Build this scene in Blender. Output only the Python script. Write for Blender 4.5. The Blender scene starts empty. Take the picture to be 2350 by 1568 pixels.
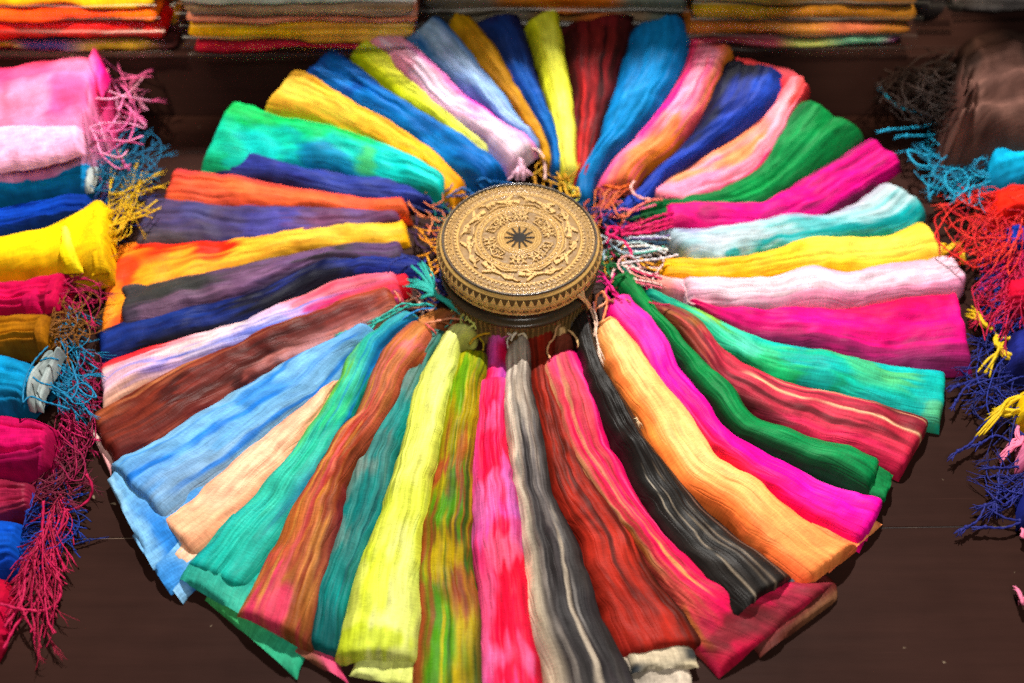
import bpy, math, random
import numpy as np
from mathutils import Vector
R = math.radians
SC = bpy.context.scene
COL = SC.collection
random.seed(7)

# ------------------------------------------------------------ camera
CAM_H = 0.87
PITCH = R(52.0)
FPX = 2200.0            # focal length in pixels of a 2350 pixel wide picture
cam = bpy.data.cameras.new('camera')
cam.sensor_width = 36.0
cam.lens = FPX / 2350.0 * 36.0
cam.clip_start, cam.clip_end = 0.02, 50
cam.dof.use_dof = True
cam.dof.focus_distance = 0.975
cam.dof.aperture_fstop = 2.0
camo = bpy.data.objects.new('camera', cam)
COL.objects.link(camo)
camo.location = (0, 0, CAM_H)
camo.rotation_euler = (math.pi / 2 - PITCH, 0, 0)
SC.camera = camo

# ------------------------------------------------------------ light
SC.view_settings.view_transform = 'Standard'
SC.view_settings.look = 'None'
SC.view_settings.exposure = 0.0
SC.view_settings.gamma = 1.0
try:
    SC.cycles.use_denoising = False
    SC.cycles.use_adaptive_sampling = False
    SC.cycles.use_light_tree = False
    SC.cycles.caustics_reflective = False
    SC.cycles.caustics_refractive = False
    SC.cycles.blur_glossy = 0.5
    SC.cycles.max_bounces = 8
    SC.cycles.transparent_max_bounces = 16
    SC.cycles.sample_clamp_indirect = 6
except Exception:
    pass
W = bpy.data.worlds.new('World')
SC.world = W
W.use_nodes = True
W.node_tree.nodes['Background'].inputs[0].default_value = (1.0, 0.88, 0.74, 1)
W.node_tree.nodes['Background'].inputs[1].default_value = 0.035


def lamp(name, kind, loc, aim, power, color, radius=0.03, cone=60, blend=0.15):
    d = bpy.data.lights.new(name, kind)
    d.energy = power
    d.color = color
    if kind == 'SPOT':
        d.spot_size = R(cone)
        d.spot_blend = blend
        d.shadow_soft_size = radius
    elif kind == 'POINT':
        d.shadow_soft_size = radius
    else:
        d.shape = 'DISK'
        d.size = radius
    o = bpy.data.objects.new(name, d)
    COL.objects.link(o)
    o.location = loc
    o.rotation_euler = (Vector(aim) - Vector(loc)).to_track_quat('-Z', 'Y').to_euler()
    return o


WARM = (1.0, 0.955, 0.89)
lamp('ceiling_or_added_spot', 'SPOT', (0.08, 1.62, 1.75), (0.08, 0.6452, 1.9733), 352, WARM, 0.02, 168, 0.01)
lamp('ceiling_or_added_spot', 'SPOT', (-0.95, 0.35, 1.70), (-0.60, 0.98, 0.05), 20, WARM, 0.04, 20, 0.5)  # added spot, only brightens the pink stack that the main cone misses
lamp('ceiling_panel', 'AREA', (0.15, -0.40, 1.65), (0.0, 0.66, 0.0), 19, (1.0, 0.94, 0.86), 0.5)
# warm display lamps over the bags on the ledge
for _x, _t, _c, _p in ((-0.82, -0.60, 19, 165), (0.50, 0.50, 15, 125)):
    lamp('display_lamp', 'SPOT', (_x, 0.62, 1.35), (_t, 1.17, 0.14), _p, (1.0, 0.84, 0.62), 0.02, _c, 0.6)

# ------------------------------------------------------------ pixels to points
CP, SP = math.cos(PITCH), math.sin(PITCH)


def ray(px, py):
    a, b = (px - 1175.0) / FPX, (784.0 - py) / FPX
    return np.array([a, CP + b * SP, -SP + b * CP])


def at(px, py, z=0.0):
    d = ray(px, py)
    t = (z - CAM_H) / d[2]
    p = d * t
    return np.array([p[0], p[1], z])


LEDGE_Y, LEDGE_Z = 1.085, 0.100


def ramp(y):
    # the far ends of the fan climb from the table over the front edge of the ledge
    t = min(max((y - 0.86) / 0.30, 0.0), 1.0)
    return 0.118 * t * t * (3 - 2 * t)


def on_fan(px, py, dz):
    d = ray(px, py)
    lo, hi = 0.3, 3.0
    for _ in range(40):
        m = 0.5 * (lo + hi)
        p = d * m
        if CAM_H + p[2] > ramp(p[1]) + dz:
            lo = m
        else:
            hi = m
    p = d * lo
    return np.array([p[0], p[1], CAM_H + p[2]])


# ------------------------------------------------------------ noise
_T = np.random.RandomState(11).rand(64, 256, 256)


def vn(x, y, seed=0):
    t = _T[seed % 64]
    x = np.asarray(x, float) + (seed * 17.31) % 91
    y = np.asarray(y, float) + (seed * 9.77) % 83
    xi, yi = np.floor(x).astype(int), np.floor(y).astype(int)
    fx, fy = x - xi, y - yi
    fx, fy = fx * fx * (3 - 2 * fx), fy * fy * (3 - 2 * fy)
    a, b = t[xi % 256, yi % 256], t[(xi + 1) % 256, yi % 256]
    c, d = t[xi % 256, (yi + 1) % 256], t[(xi + 1) % 256, (yi + 1) % 256]
    return (a * (1 - fx) + b * fx) * (1 - fy) + (c * (1 - fx) + d * fx) * fy


def lin(h):
    v = [int(h[i:i + 2], 16) / 255.0 for i in (0, 2, 4)]
    return np.array([c / 12.92 if c <= 0.04045 else ((c + 0.055) / 1.055) ** 2.4 for c in v])


# ------------------------------------------------------------ objects
def tag(o, label=None, cat=None, group=None, kind=None):
    for k, v in (('label', label), ('category', cat), ('group', group), ('kind', kind)):
        if v:
            o[k] = v
    return o


def empty(name, loc=(0, 0, 0)):
    o = bpy.data.objects.new(name, None)
    o.empty_display_size = 0.02
    COL.objects.link(o)
    o.location = loc
    return o


def link(name, me, mat, parent=None):
    o = bpy.data.objects.new(name, me)
    COL.objects.link(o)
    if mat is not None:
        for m in (mat if isinstance(mat, (list, tuple)) else [mat]):
            me.materials.append(m)
    if parent is not None:
        o.parent = parent
        o.location = -Vector(parent.location)
    return o


def mesh_np(name, V, F, smooth=True, colors=None, uv=None):
    """V (n,3), F list of (k,4) or (k,3) arrays."""
    me = bpy.data.meshes.new(name)
    V = np.asarray(V, np.float32)
    groups = [np.asarray(f, np.int32) for f in (F if isinstance(F, list) else [F])]
    groups = [g for g in groups if len(g)]
    loops = np.concatenate([g.ravel() for g in groups])
    tot = np.concatenate([np.full(len(g), g.shape[1], np.int32) for g in groups])
    start = np.concatenate([[0], np.cumsum(tot)[:-1]]).astype(np.int32)
    me.vertices.add(len(V))
    me.vertices.foreach_set('co', V.ravel())
    me.loops.add(len(loops))
    me.loops.foreach_set('vertex_index', loops)
    me.polygons.add(len(tot))
    me.polygons.foreach_set('loop_start', start)
    me.polygons.foreach_set('use_smooth', np.full(len(tot), smooth))
    if colors is not None:
        a = me.attributes.new('dye', 'FLOAT_COLOR', 'POINT')
        c = np.ones((len(V), 4), np.float32)
        c[:, :3] = colors
        a.data.foreach_set('color', c.ravel())
    if uv is not None:
        l = me.uv_layers.new(name='UVMap')
        l.data.foreach_set('uv', np.asarray(uv, np.float32)[loops].ravel())
    me.update(calc_edges=True)
    return me


def grid_faces(nu, nv, off=0, wrap=False):
    i = np.arange(nv - 1)[:, None] * nu
    j = np.arange(nu if wrap else nu - 1)[None, :]
    j2 = (j + 1) % nu
    f = np.stack([i + j, i + j2, i + nu + j2, i + nu + j], -1).reshape(-1, 4)
    return f + off


# ------------------------------------------------------------ materials
def new_mat(name):
    m = bpy.data.materials.new(name)
    m.use_nodes = True
    nt = m.node_tree
    return m, nt, nt.nodes['Principled BSDF']


def N(nt, t, **kw):
    n = nt.nodes.new(t)
    for k, v in kw.items():
        setattr(n, k, v)
    return n


def noise(nt, vec, scale, detail=3.0, rough=0.55):
    n = N(nt, 'ShaderNodeTexNoise')
    n.inputs['Scale'].default_value = scale
    n.inputs['Detail'].default_value = detail
    n.inputs['Roughness'].default_value = rough
    if vec is not None:
        nt.links.new(vec, n.inputs['Vector'])
    return n.outputs['Fac']


def mapr(nt, v, a, b, c, d):
    n = N(nt, 'ShaderNodeMapRange')
    for i, x in enumerate((a, b, c, d)):
        n.inputs[1 + i].default_value = x
    nt.links.new(v, n.inputs[0])
    return n.outputs[0]


def math_n(nt, op, a, b):
    n = N(nt, 'ShaderNodeMath', operation=op)
    for i, x in enumerate((a, b)):
        if isinstance(x, (int, float)):
            n.inputs[i].default_value = x
        else:
            nt.links.new(x, n.inputs[i])
    return n.outputs[0]


def scale_col(nt, col, fac):
    n = N(nt, 'ShaderNodeVectorMath', operation='SCALE')
    nt.links.new(col, n.inputs[0])
    nt.links.new(fac, n.inputs['Scale'])
    return n.outputs[0]


def stretch(nt, su, sv):
    uv = N(nt, 'ShaderNodeUVMap')
    uv.uv_map = 'UVMap'
    m = N(nt, 'ShaderNodeMapping')
    m.inputs['Scale'].default_value = (su, sv, 1)
    nt.links.new(uv.outputs[0], m.inputs['Vector'])
    return m.outputs[0]


def cloth_material(name, rough=0.55, sheen=0.3, spec=0.35, thread=0.22, bump=0.5):
    m, nt, b = new_mat(name)
    at_ = N(nt, 'ShaderNodeAttribute')
    at_.attribute_name = 'dye'
    threads = noise(nt, stretch(nt, 620, 26), 1.0, 2.0)       # single warp threads
    streak = noise(nt, stretch(nt, 190, 11), 1.0, 3.0)         # bunches of threads
    weft = noise(nt, stretch(nt, 160, 700), 1.0, 1.0)
    mott = noise(nt, stretch(nt, 120, 60), 1.0, 3.0)
    f = math_n(nt, 'ADD', mapr(nt, threads, 0.25, 0.75, 1 - thread * 0.6, 1 + thread * 0.4),
               mapr(nt, streak, 0.3, 0.7, -thread * 0.28, thread * 0.22))
    f = math_n(nt, 'ADD', f, mapr(nt, weft, 0.3, 0.7, -0.13, 0.11))
    f = math_n(nt, 'ADD', f, mapr(nt, mott, 0.3, 0.7, -0.10, 0.10))
    nt.links.new(scale_col(nt, at_.outputs['Color'], f), b.inputs['Base Color'])
    b.inputs['Roughness'].default_value = rough
    b.inputs['Specular IOR Level'].default_value = spec
    b.inputs['Sheen Weight'].default_value = sheen
    b.inputs['Sheen Roughness'].default_value = 0.45
    crink = noise(nt, stretch(nt, 230, 13), 1.0, 4.0, 0.6)     # crepe crinkles along the cloth
    pin = noise(nt, stretch(nt, 95, 7), 1.0, 2.0, 0.5)              # pinched creases
    pin = mapr(nt, math_n(nt, 'ABSOLUTE', math_n(nt, 'SUBTRACT', pin, 0.5), 0.0), 0.0, 0.035, -0.55, 0.0)
    crink = math_n(nt, 'ADD', crink, pin)
    h = math_n(nt, 'ADD', math_n(nt, 'MULTIPLY', crink, 0.75), math_n(nt, 'MULTIPLY', threads, 0.3))
    h = math_n(nt, 'ADD', h, math_n(nt, 'MULTIPLY', weft, 0.22))
    bp = N(nt, 'ShaderNodeBump')
    bp.inputs['Strength'].default_value = bump
    bp.inputs['Distance'].default_value = 0.0016
    nt.links.new(h, bp.inputs['Height'])
    nt.links.new(bp.outputs[0], b.inputs['Normal'])
    return m


M_SILK = cloth_material('dyed_silk', 0.55, 0.0, 0.10, 0.36, 0.5)
M_SHEER = cloth_material('dyed_sheer_silk', 0.55, 0.0, 0.10, 0.28, 0.45)
M_SATIN = cloth_material('dyed_satin', 0.5, 0.0, 0.16, 0.2, 0.5)
M_COTTON = cloth_material('dyed_cotton', 0.8, 0.0, 0.05, 0.2, 0.3)

_yarn = {}


def yarn(hexcol):
    if hexcol in _yarn:
        return _yarn[hexcol]
    m, nt, b = new_mat('yarn')
    tc = N(nt, 'ShaderNodeTexCoord')
    n = noise(nt, tc.outputs['Object'], 900, 2.0)
    rgb = N(nt, 'ShaderNodeRGB')
    c = lin(hexcol) * 0.86
    rgb.outputs[0].default_value = (*c, 1)
    nt.links.new(scale_col(nt, rgb.outputs[0], mapr(nt, n, 0.3, 0.7, 0.75, 1.15)), b.inputs['Base Color'])
    b.inputs['Roughness'].default_value = 0.6
    b.inputs['Sheen Weight'].default_value = 0.02
    b.inputs['Specular IOR Level'].default_value = 0.2
    _yarn[hexcol] = m
    return m


# ------------------------------------------------------------ cloth bands
def hermite(P, n):
    """smooth curve(s) through the rows of P (k, d) by chord length, n samples"""
    P = np.asarray(P, float)
    mid = P if P.shape[1] <= 3 else 0.5 * (P[:, :3] + P[:, 3:6])
    s = np.concatenate([[0], np.cumsum(np.linalg.norm(np.diff(mid, axis=0), axis=1) + 1e-6)])
    T = np.gradient(P, s, axis=0) if len(P) > 2 else np.repeat((P[1:] - P[:1]) / s[-1], 2, 0)
    q = np.linspace(0, s[-1], n)
    k = np.clip(np.searchsorted(s, q, side='right') - 1, 0, len(P) - 2)
    h = (s[k + 1] - s[k])[:, None]
    t = ((q - s[k])[:, None]) / h
    return ((2 * t**3 - 3 * t**2 + 1) * P[k] + (t**3 - 2 * t**2 + t) * h * T[k]
            + (-2 * t**3 + 3 * t**2) * P[k + 1] + (t**3 - t**2) * h * T[k + 1]), s[-1]


_gridcache = {}


def dye(grid, U, V, seed, warp=0.16, feather=0.10, streak=0.0, scol=None, k=0.80, fu=16, sf=16, sth=0.52, sv=None, stripes=(), blots=()):
    rows = [np.array([lin(c) for c in row.split()]) for row in grid]
    nc = max(len(r) for r in rows)
    g = np.array([np.stack([np.interp(np.linspace(0, 1, nc), np.linspace(0, 1, len(r)), r[:, j]) for j in range(3)], 1) if len(r) > 1 else np.repeat(r, nc, 0) for r in rows])
    nr, nc = g.shape[:2]
    u = U + warp * (vn(U * 2.0, V * 3.5, seed) - 0.5) + 0.05 * (vn(U * 8, V * 5, seed + 1) - 0.5)
    v = V + feather * 0.55 * (vn(U * fu, V * 5, seed + 2) - 0.5) + feather * 1.0 * (vn(U * 3, V * 7, seed + 3) - 0.5) + feather * 0.35 * (vn(U * 26, V * 14, seed + 10) - 0.5)
    x = np.clip(u, 0, 1) * (nc - 1)
    y = np.clip(v, 0, 1) * (nr - 1)
    xi, yi = np.minimum(x.astype(int), max(nc - 2, 0)), np.minimum(y.astype(int), max(nr - 2, 0))
    fx, fy = (x - xi), (y - yi)
    fx, fy = np.clip((fx - .5) * 1.7 + .5, 0, 1), np.clip((fy - .5) * 2.1 + .5, 0, 1)
    fx, fy = (fx * fx * (3 - 2 * fx))[..., None], (fy * fy * (3 - 2 * fy))[..., None]
    x2, y2 = np.minimum(xi + 1, nc - 1), np.minimum(yi + 1, nr - 1)
    c = (g[yi, xi] * (1 - fx) + g[yi, x2] * fx) * (1 - fy) + (g[y2, xi] * (1 - fx) + g[y2, x2] * fx) * fy
    if streak:
        s = np.clip((vn(U * sf + 3 * vn(U * 2, V * 3, seed + 6), V * 5, seed + 4) - sth) * 5, 0, 1)
        s *= np.clip(vn(U * 3, V * 6, seed + 5) * 1.8 - 0.3, 0, 1) * streak
        if sv:
            s = s * np.clip((V - sv[0]) / 0.12, 0, 1) * np.clip((sv[1] - V) / 0.08, 0, 1)
        sc = lin(scol) if scol else c * 0.25
        c = c * (1 - s[..., None]) + sc * s[..., None]
    for (bu, bv, ru, rv, hx, st) in blots:
        r = np.sqrt(((U - bu) / ru) ** 2 + ((V - bv) / rv) ** 2)
        r = r + 1.3 * (vn(U * 4, V * 9, seed + 12) - 0.5) + 0.9 * (vn(U * 17, V * 8, seed + 13) - 0.5)
        f = (np.clip((1 - r) * 2.2, 0, 1) * st)[..., None]
        c = c * (1 - f) + lin(hx) * f
    for i_, (ua, ub, wd, hx, va, vb, st) in enumerate(stripes):
        mid = ua + (ub - ua) * V + 0.05 * (vn(V * 5, U * 0 + i_ * 3.7, seed + 14) - 0.5)
        ww = wd * (0.65 + 0.7 * vn(V * 7, U * 0 + i_ * 1.9, seed + 15))
        d = np.abs(U - mid) / ww + 0.9 * (vn(U * 30, V * 16, seed + 16) - 0.5)
        f = np.clip((1.25 - d) * 1.6, 0, 1) * np.clip((V - va) / 0.07, 0, 1) * np.clip((vb - V) / 0.07, 0, 1)
        f = f * np.clip(vn(V * 12 + U * 2, U * 0 + i_ * 5.1, seed + 17) * 2.4 - 0.15, 0, 1)
        f = (f * st)[..., None]
        c = c * (1 - f) + lin(hx) * f
    fl = (vn(U * 10, V * 26, seed + 8) - 0.5) * 0.30 + (vn(U * 28, V * 14, seed + 9) - 0.5) * 0.36
    c = c * (1 + fl)[..., None]
    lum = (c @ np.array([0.25, 0.6, 0.15]))[..., None]
    c = np.clip(lum + (c - lum) * 1.03, 0.003, 1.0)
    return c * k


_seed = [0]


def band(A, B, grid, T=0.016, Tend=0.014, drop=0.012, p=2.8, q=1.7, pend=4.0, nu=60, nv=None,
         wave=0.0065, wrk=1.0, pleats=(), inner_round=0.012, outer_round=0.011, floor=None, dyeopt=None,
         zlift=0.0, seed=None, tin=None):
    """A folded length of cloth lying on its side edges A and B: a low arch, crinkled along its length.
    A, B are (k,3) edge points."""
    _seed[0] += 7
    sd = _seed[0] if seed is None else seed
    rs = np.random.RandomState(sd + 100)
    AB = np.hstack([np.asarray(A), np.asarray(B)])
    length = np.linalg.norm(np.diff(0.5 * (AB[:, :3] + AB[:, 3:]), axis=0), axis=1).sum()
    if nv is None:
        nv = int(np.clip(length / 0.0026, 14, 190))
    C, length = hermite(AB, nv)
    a, b = C[:, None, :3], C[:, None, 3:]
    V = np.linspace(0, 1, nv)[:, None] * np.ones((1, nu))
    t = np.linspace(-1, 1, nu)
    us = np.sign(t) * (1 - (1 - np.abs(t)) ** 1.5)
    u = us[None, :] * np.ones((nv, 1))
    U = (u + 1) / 2
    S = V * length
    w = np.linalg.norm(b - a, axis=2) * np.ones((1, nu))
    # the lie of the cloth: edges wander a little
    ax_ = (b - a) / (np.linalg.norm(b - a, axis=2, keepdims=True) + 1e-9)
    taper = np.clip(V * (1 - V) * 12, 0, 1)[:, :1, None]
    s1 = S[:, :1]
    a = a + ax_ * taper * (0.0042 * (vn(s1 / 0.034, s1 * 0 + 1.3, sd + 13) - 0.5) + 0.003 * (vn(s1 / 0.012, s1 * 0 + 5.3, sd + 14) - 0.5))[..., None]
    b = b + ax_ * taper * (0.0042 * (vn(s1 / 0.034, s1 * 0 + 2.3, sd + 15) - 0.5) + 0.003 * (vn(s1 / 0.012, s1 * 0 + 6.3, sd + 16) - 0.5))[..., None]
    wob = (vn(S / 0.05, U * 0 + 3.3, sd) - 0.5) * 0.004
    P = a + (b - a) * (U + wob / np.maximum(w, 0.01) * 0.4)[..., None]
    e = np.clip((V - 0.45) / 0.55, 0, 1)
    pp = p * (1 - e) + pend * e
    prof = np.clip(1 - np.abs(u) ** pp, 0, 1) ** (1 / q)
    Tl = T * (1 - e) + Tend * e
    if tin is not None:
        f = np.clip(V / 0.25, 0, 1)
        f = f * f * (3 - 2 * f)
        Tl = tin * (1 - f) + Tl * f
    Tl = np.minimum(0.74 * Tl, 0.36 * w + 0.003)
    x = u * w / 2                                             # metres across
    mask = 1 - np.abs(u) ** 5
    hw = wave * 2 * (vn(S / 0.075, u * 0.7, sd + 1) - 0.5) + wave * 0.8 * (vn(S / 0.03, u * 1.2, sd + 2) - 0.5)
    xx = x + 0.012 * (vn(S / 0.09, u * 0.5, sd + 8) - 0.5)
    r1 = 1 - np.abs(2 * vn(xx / 0.011, S / 0.16, sd + 3) - 1)
    r2 = 1 - np.abs(2 * vn(xx / 0.0048, S / 0.075, sd + 4) - 1)
    r3 = vn(xx / 0.0024, S / 0.05, sd + 5) - 0.5
    r4 = vn((xx + S * 0.25) / 0.02, (S - x * 0.8) / 0.022, sd + 6) - 0.5
    r5 = vn((xx * 0.9 - S * 0.5) / 0.009, (S + x) / 0.012, sd + 12) - 0.5
    hw = hw + wrk * (0.0011 * (r1 - 0.5) + 0.0004 * (r2 - 0.5) + 0.0003 * r3 + 0.0038 * r4 + 0.0013 * r5)
    auto = [(rs.uniform(-.8, .8), rs.uniform(.0008, .0028) * min(wrk, 1.5), rs.uniform(.05, .13), rs.uniform(-.2, .8), rs.uniform(.25, .8)) for _ in range(6 if nu > 40 else 3)]
    for (pu, dep, wd, va, vl) in auto:            # creases that start and fade along the cloth
        c0 = pu + 0.30 * (vn(S / 0.10, U * 0 + pu * 7, sd + 11) - 0.5)
        on = np.clip((V - va) / 0.12, 0, 1) * np.clip((va + vl - V) / 0.12, 0, 1)
        d = (u - c0) / wd
        hw = hw - on * dep * (1 / (1 + d * d * 2.2) - 0.55 / (1 + (d - 1.7) ** 2 * 1.2))
    for (pu, dep, wd) in pleats:
        c0 = pu + 0.22 * (vn(S / 0.11, U * 0 + pu * 5, sd + 7) - 0.5)
        d = (u - c0) / wd
        hw = hw - dep * np.exp(-d * d) + dep * 0.5 * np.exp(-((d - 1.6) / 1.1) ** 2)
    # rounded ends
    di, do = S, length - S
    do = do + 0.006 * (vn(u * 2.2, u * 0, sd + 9) - 0.5) * (do < 0.05)
    E = np.ones_like(S)
    if inner_round:
        k_ = np.clip(1 - di / inner_round, 0, 1)
        E = E * np.sqrt(np.clip(1 - k_ ** 2.4, 0, 1))
    if outer_round:
        k_ = np.clip(1 - do / outer_round, 0, 1)
        E = E * np.sqrt(np.clip(1 - k_ ** 3.0, 0, 1))
    z = P[..., 2] + zlift - drop + (drop + Tl * 1.0 + hw * mask) * prof * E
    if floor is not None:
        z = np.maximum(z, floor)
    P = np.concatenate([P[..., :2], z[..., None]], -1)
    col = dye(grid, U, V, sd, **(dyeopt or {}))
    uv = np.stack([x + sd * 0.37, S], -1)
    return P.reshape(-1, 3), grid_faces(nu, nv), col.reshape(-1, 3), uv.reshape(-1, 2)


def cloth_obj(name, parent, mat, *args, **kw):
    V, F, c, uv = band(*args, **kw)
    o = link(name, mesh_np(name, V, F, True, c, uv), mat, parent)
    return o


# ------------------------------------------------------------ cords and tassels
def tube_np(P, rad, ns=8, lobes=0.0, pitch=0.006, n=None):
    P = np.asarray(P, float)
    L = np.linalg.norm(np.diff(P, axis=0), axis=1).sum()
    if n is None:
        n = int(np.clip(L / 0.0014, 8, 130)) if lobes else int(np.clip(L / 0.004, 6, 40))
    C, L = hermite(P, n)
    T = np.gradient(C, axis=0)
    T /= np.linalg.norm(T, axis=1)[:, None] + 1e-9
    up = np.tile(np.array([0.12, 0.07, 1.0]), (n, 1))
    X = np.cross(T, up)
    X /= np.linalg.norm(X, axis=1)[:, None] + 1e-9
    Y = np.cross(X, T)
    s = np.linspace(0, L, n)[:, None]
    ph = np.linspace(0, 2 * np.pi, ns, endpoint=False)[None, :]
    rr = np.asarray(rad, float)
    if rr.ndim:
        rr = np.interp(np.linspace(0, 1, n), np.linspace(0, 1, len(rr)), rr)[:, None]
    rr = rr * (1 + lobes * np.cos(2 * ph - 2 * np.pi * s / pitch))
    V = C[:, None, :] + rr[..., None] * (np.cos(ph)[..., None] * X[:, None] + np.sin(ph)[..., None] * Y[:, None])
    F = grid_faces(ns, n, 0, True)
    return V.reshape(-1, 3), [F, np.arange(ns)[None, ::-1], (np.arange(ns) + (n - 1) * ns)[None, :]]


def join_np(parts):
    Vs, F3, off = [], {}, 0
    for V, F in parts:
        for f in (F if isinstance(F, list) else [F]):
            f = np.asarray(f)
            F3.setdefault(f.shape[1], []).append(f + off)
        Vs.append(V)
        off += len(V)
    return np.concatenate(Vs), [np.concatenate(v) for v in F3.values()]


def cord(parent, pts, hexcol, rad=0.0016, twist=True, name='cord', tuft=0.0, rs=None, nst=6):
    """one twisted cord through the points; tuft > 0 frays its far end into loose yarn of that length"""
    P = np.asarray(pts, float)
    rad = rad * 0.8
    parts = [tube_np(P, rad * 0.86, 8 if twist else 6, 0.30 if twist else 0.0, rad * 6.5)]
    if tuft:
        rs = rs or np.random.RandomState(int(abs(P[0, 0]) * 1e5) % 9999)
        e, d = P[-1], P[-1] - P[-2]
        d = d / (np.linalg.norm(d) + 1e-9)
        parts.append(tube_np([e - d * rad * 1.6, e - d * rad * 0.5, e + d * rad, e + d * rad * 2], [rad * .8, rad * 1.8, rad * 1.7, rad * .9], 8, n=8))
        for _ in range(nst):
            q = d + rs.normal(0, 0.15, 3)
            q[2] *= 0.5
            m = e + q * tuft * 0.5
            f = e + (q * 0.9 + rs.normal(0, 0.12, 3) * [1, 1, 0.3]) * tuft * rs.uniform(0.8, 1.15)
            f[2] = max(f[2] - tuft * 0.1, 0.002)
            parts.append(tube_np([e, m, f], [rad * .55, rad * .6, rad * .25], 5, n=7))
    V, F = join_np(parts)
    return link(name, mesh_np(name, V, F), yarn(hexcol), parent)


def tassel(parent, root, tips, hexcol, rad=0.0013, per=3, spread=0.006, seed=3, name='tassel'):
    """loose yarn fanning out from a bound root towards each tip"""
    rs = np.random.RandomState(seed)
    root = [np.asarray(r, float) for r in root]
    parts = []
    for tp in tips:
        for _ in range(per):
            tp2 = np.asarray(tp, float) + rs.normal(0, spread, 3) * [1, 1, 0.35]
            tp2[2] = max(tp2[2], 0.003)
            mid = 0.45 * root[-1] + 0.55 * tp2 + rs.normal(0, spread * 0.5, 3) + [0, 0, 0.004]
            r0 = [q + rs.normal(0, rad * 0.9, 3) for q in root]
            parts.append(tube_np(r0 + [mid, tp2], [rad, rad, rad * 0.9, rad * 0.45], 6, n=14))
    V, F = join_np(parts)
    return link(name, mesh_np(name, V, F), yarn(hexcol), parent)


def px(pts, z=0.02):
    return [at(p[0], p[1], p[2] if len(p) > 2 else z) for p in pts]


def tangle(parent, box, n, cols, rad=0.0013, seed=1, z=(0.006, 0.035), seg=(4, 7), step=40, flow=(1, 0), start=None,
           tuft=0.02, ptuft=0.5, loop=0.9, twist=True, thin=0.52, many=2.1):
    """n loose fringe cords wandering inside a patch of the picture; each one is an object"""
    rs = np.random.RandomState(seed)
    x0, y0, x1, y1 = box
    n = int(n * many)
    nb = max(3, n // 4)                    # the cords leave the cloth in bunches
    c = np.array([(x0 + x1) / 2, (y0 + y1) / 2])
    for i in range(n):
        f = (int(rs.rand() * nb) + 0.5) / nb + rs.normal(0, 0.012)
        if start:
            p = np.array([start[0] + (start[2] - start[0]) * f, start[1] + (start[3] - start[1]) * f])
        else:
            p = np.array([rs.uniform(x0, x1), rs.uniform(y0, y1)])
        ang = math.atan2(flow[1], flow[0]) + rs.normal(0, 0.5)
        kap = rs.normal(0, 0.30 * loop)
        reach = rs.uniform(0.72, 1.08)
        pts = [p.copy()]
        for k in range(int(rs.randint(*seg) * 2.0)):
            p = p + step * 0.62 * np.array([math.cos(ang), math.sin(ang)])
            ang += kap + rs.normal(0, 0.09)
            if rs.rand() < 0.18:
                kap = rs.normal(0, 0.42 * loop)
            if p[0] > x1 or p[0] < x0 or p[1] > y1 or p[1] < y0:
                want = math.atan2(*(c - p)[::-1])
                dif = (want - ang + math.pi) % (2 * math.pi) - math.pi
                ang += max(-0.9, min(0.9, dif))
                kap *= 0.3
            h_ = np.array([(x1 - x0) / 2, (y1 - y0) / 2]) * reach
            rr_ = (abs((p - c) / h_) ** 2.6).sum() ** (1 / 2.6)
            if rr_ > 1 and len(pts) >= 5:
                break
            pts.append(p.copy())
        kk = np.linspace(0, 1, len(pts))
        lay = rs.rand()                         # how high in the tangle this cord lies
        zz = z[0] + (z[1] - z[0]) * np.clip(lay * (1 - 0.55 * kk) + 0.16 * np.sin(kk * rs.uniform(4, 9) + rs.uniform(0, 6)), 0.02, 1)
        P = [at(a[0], a[1], h) for a, h in zip(pts, zz)]
        cord(parent, P, cols[i % len(cols)] if isinstance(cols, (list, tuple)) else cols,
             rad * thin * rs.uniform(0.6, 1.3), twist, 'cord', tuft if rs.rand() < ptuft * 0.6 else 0.0, rs, 5)

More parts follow.
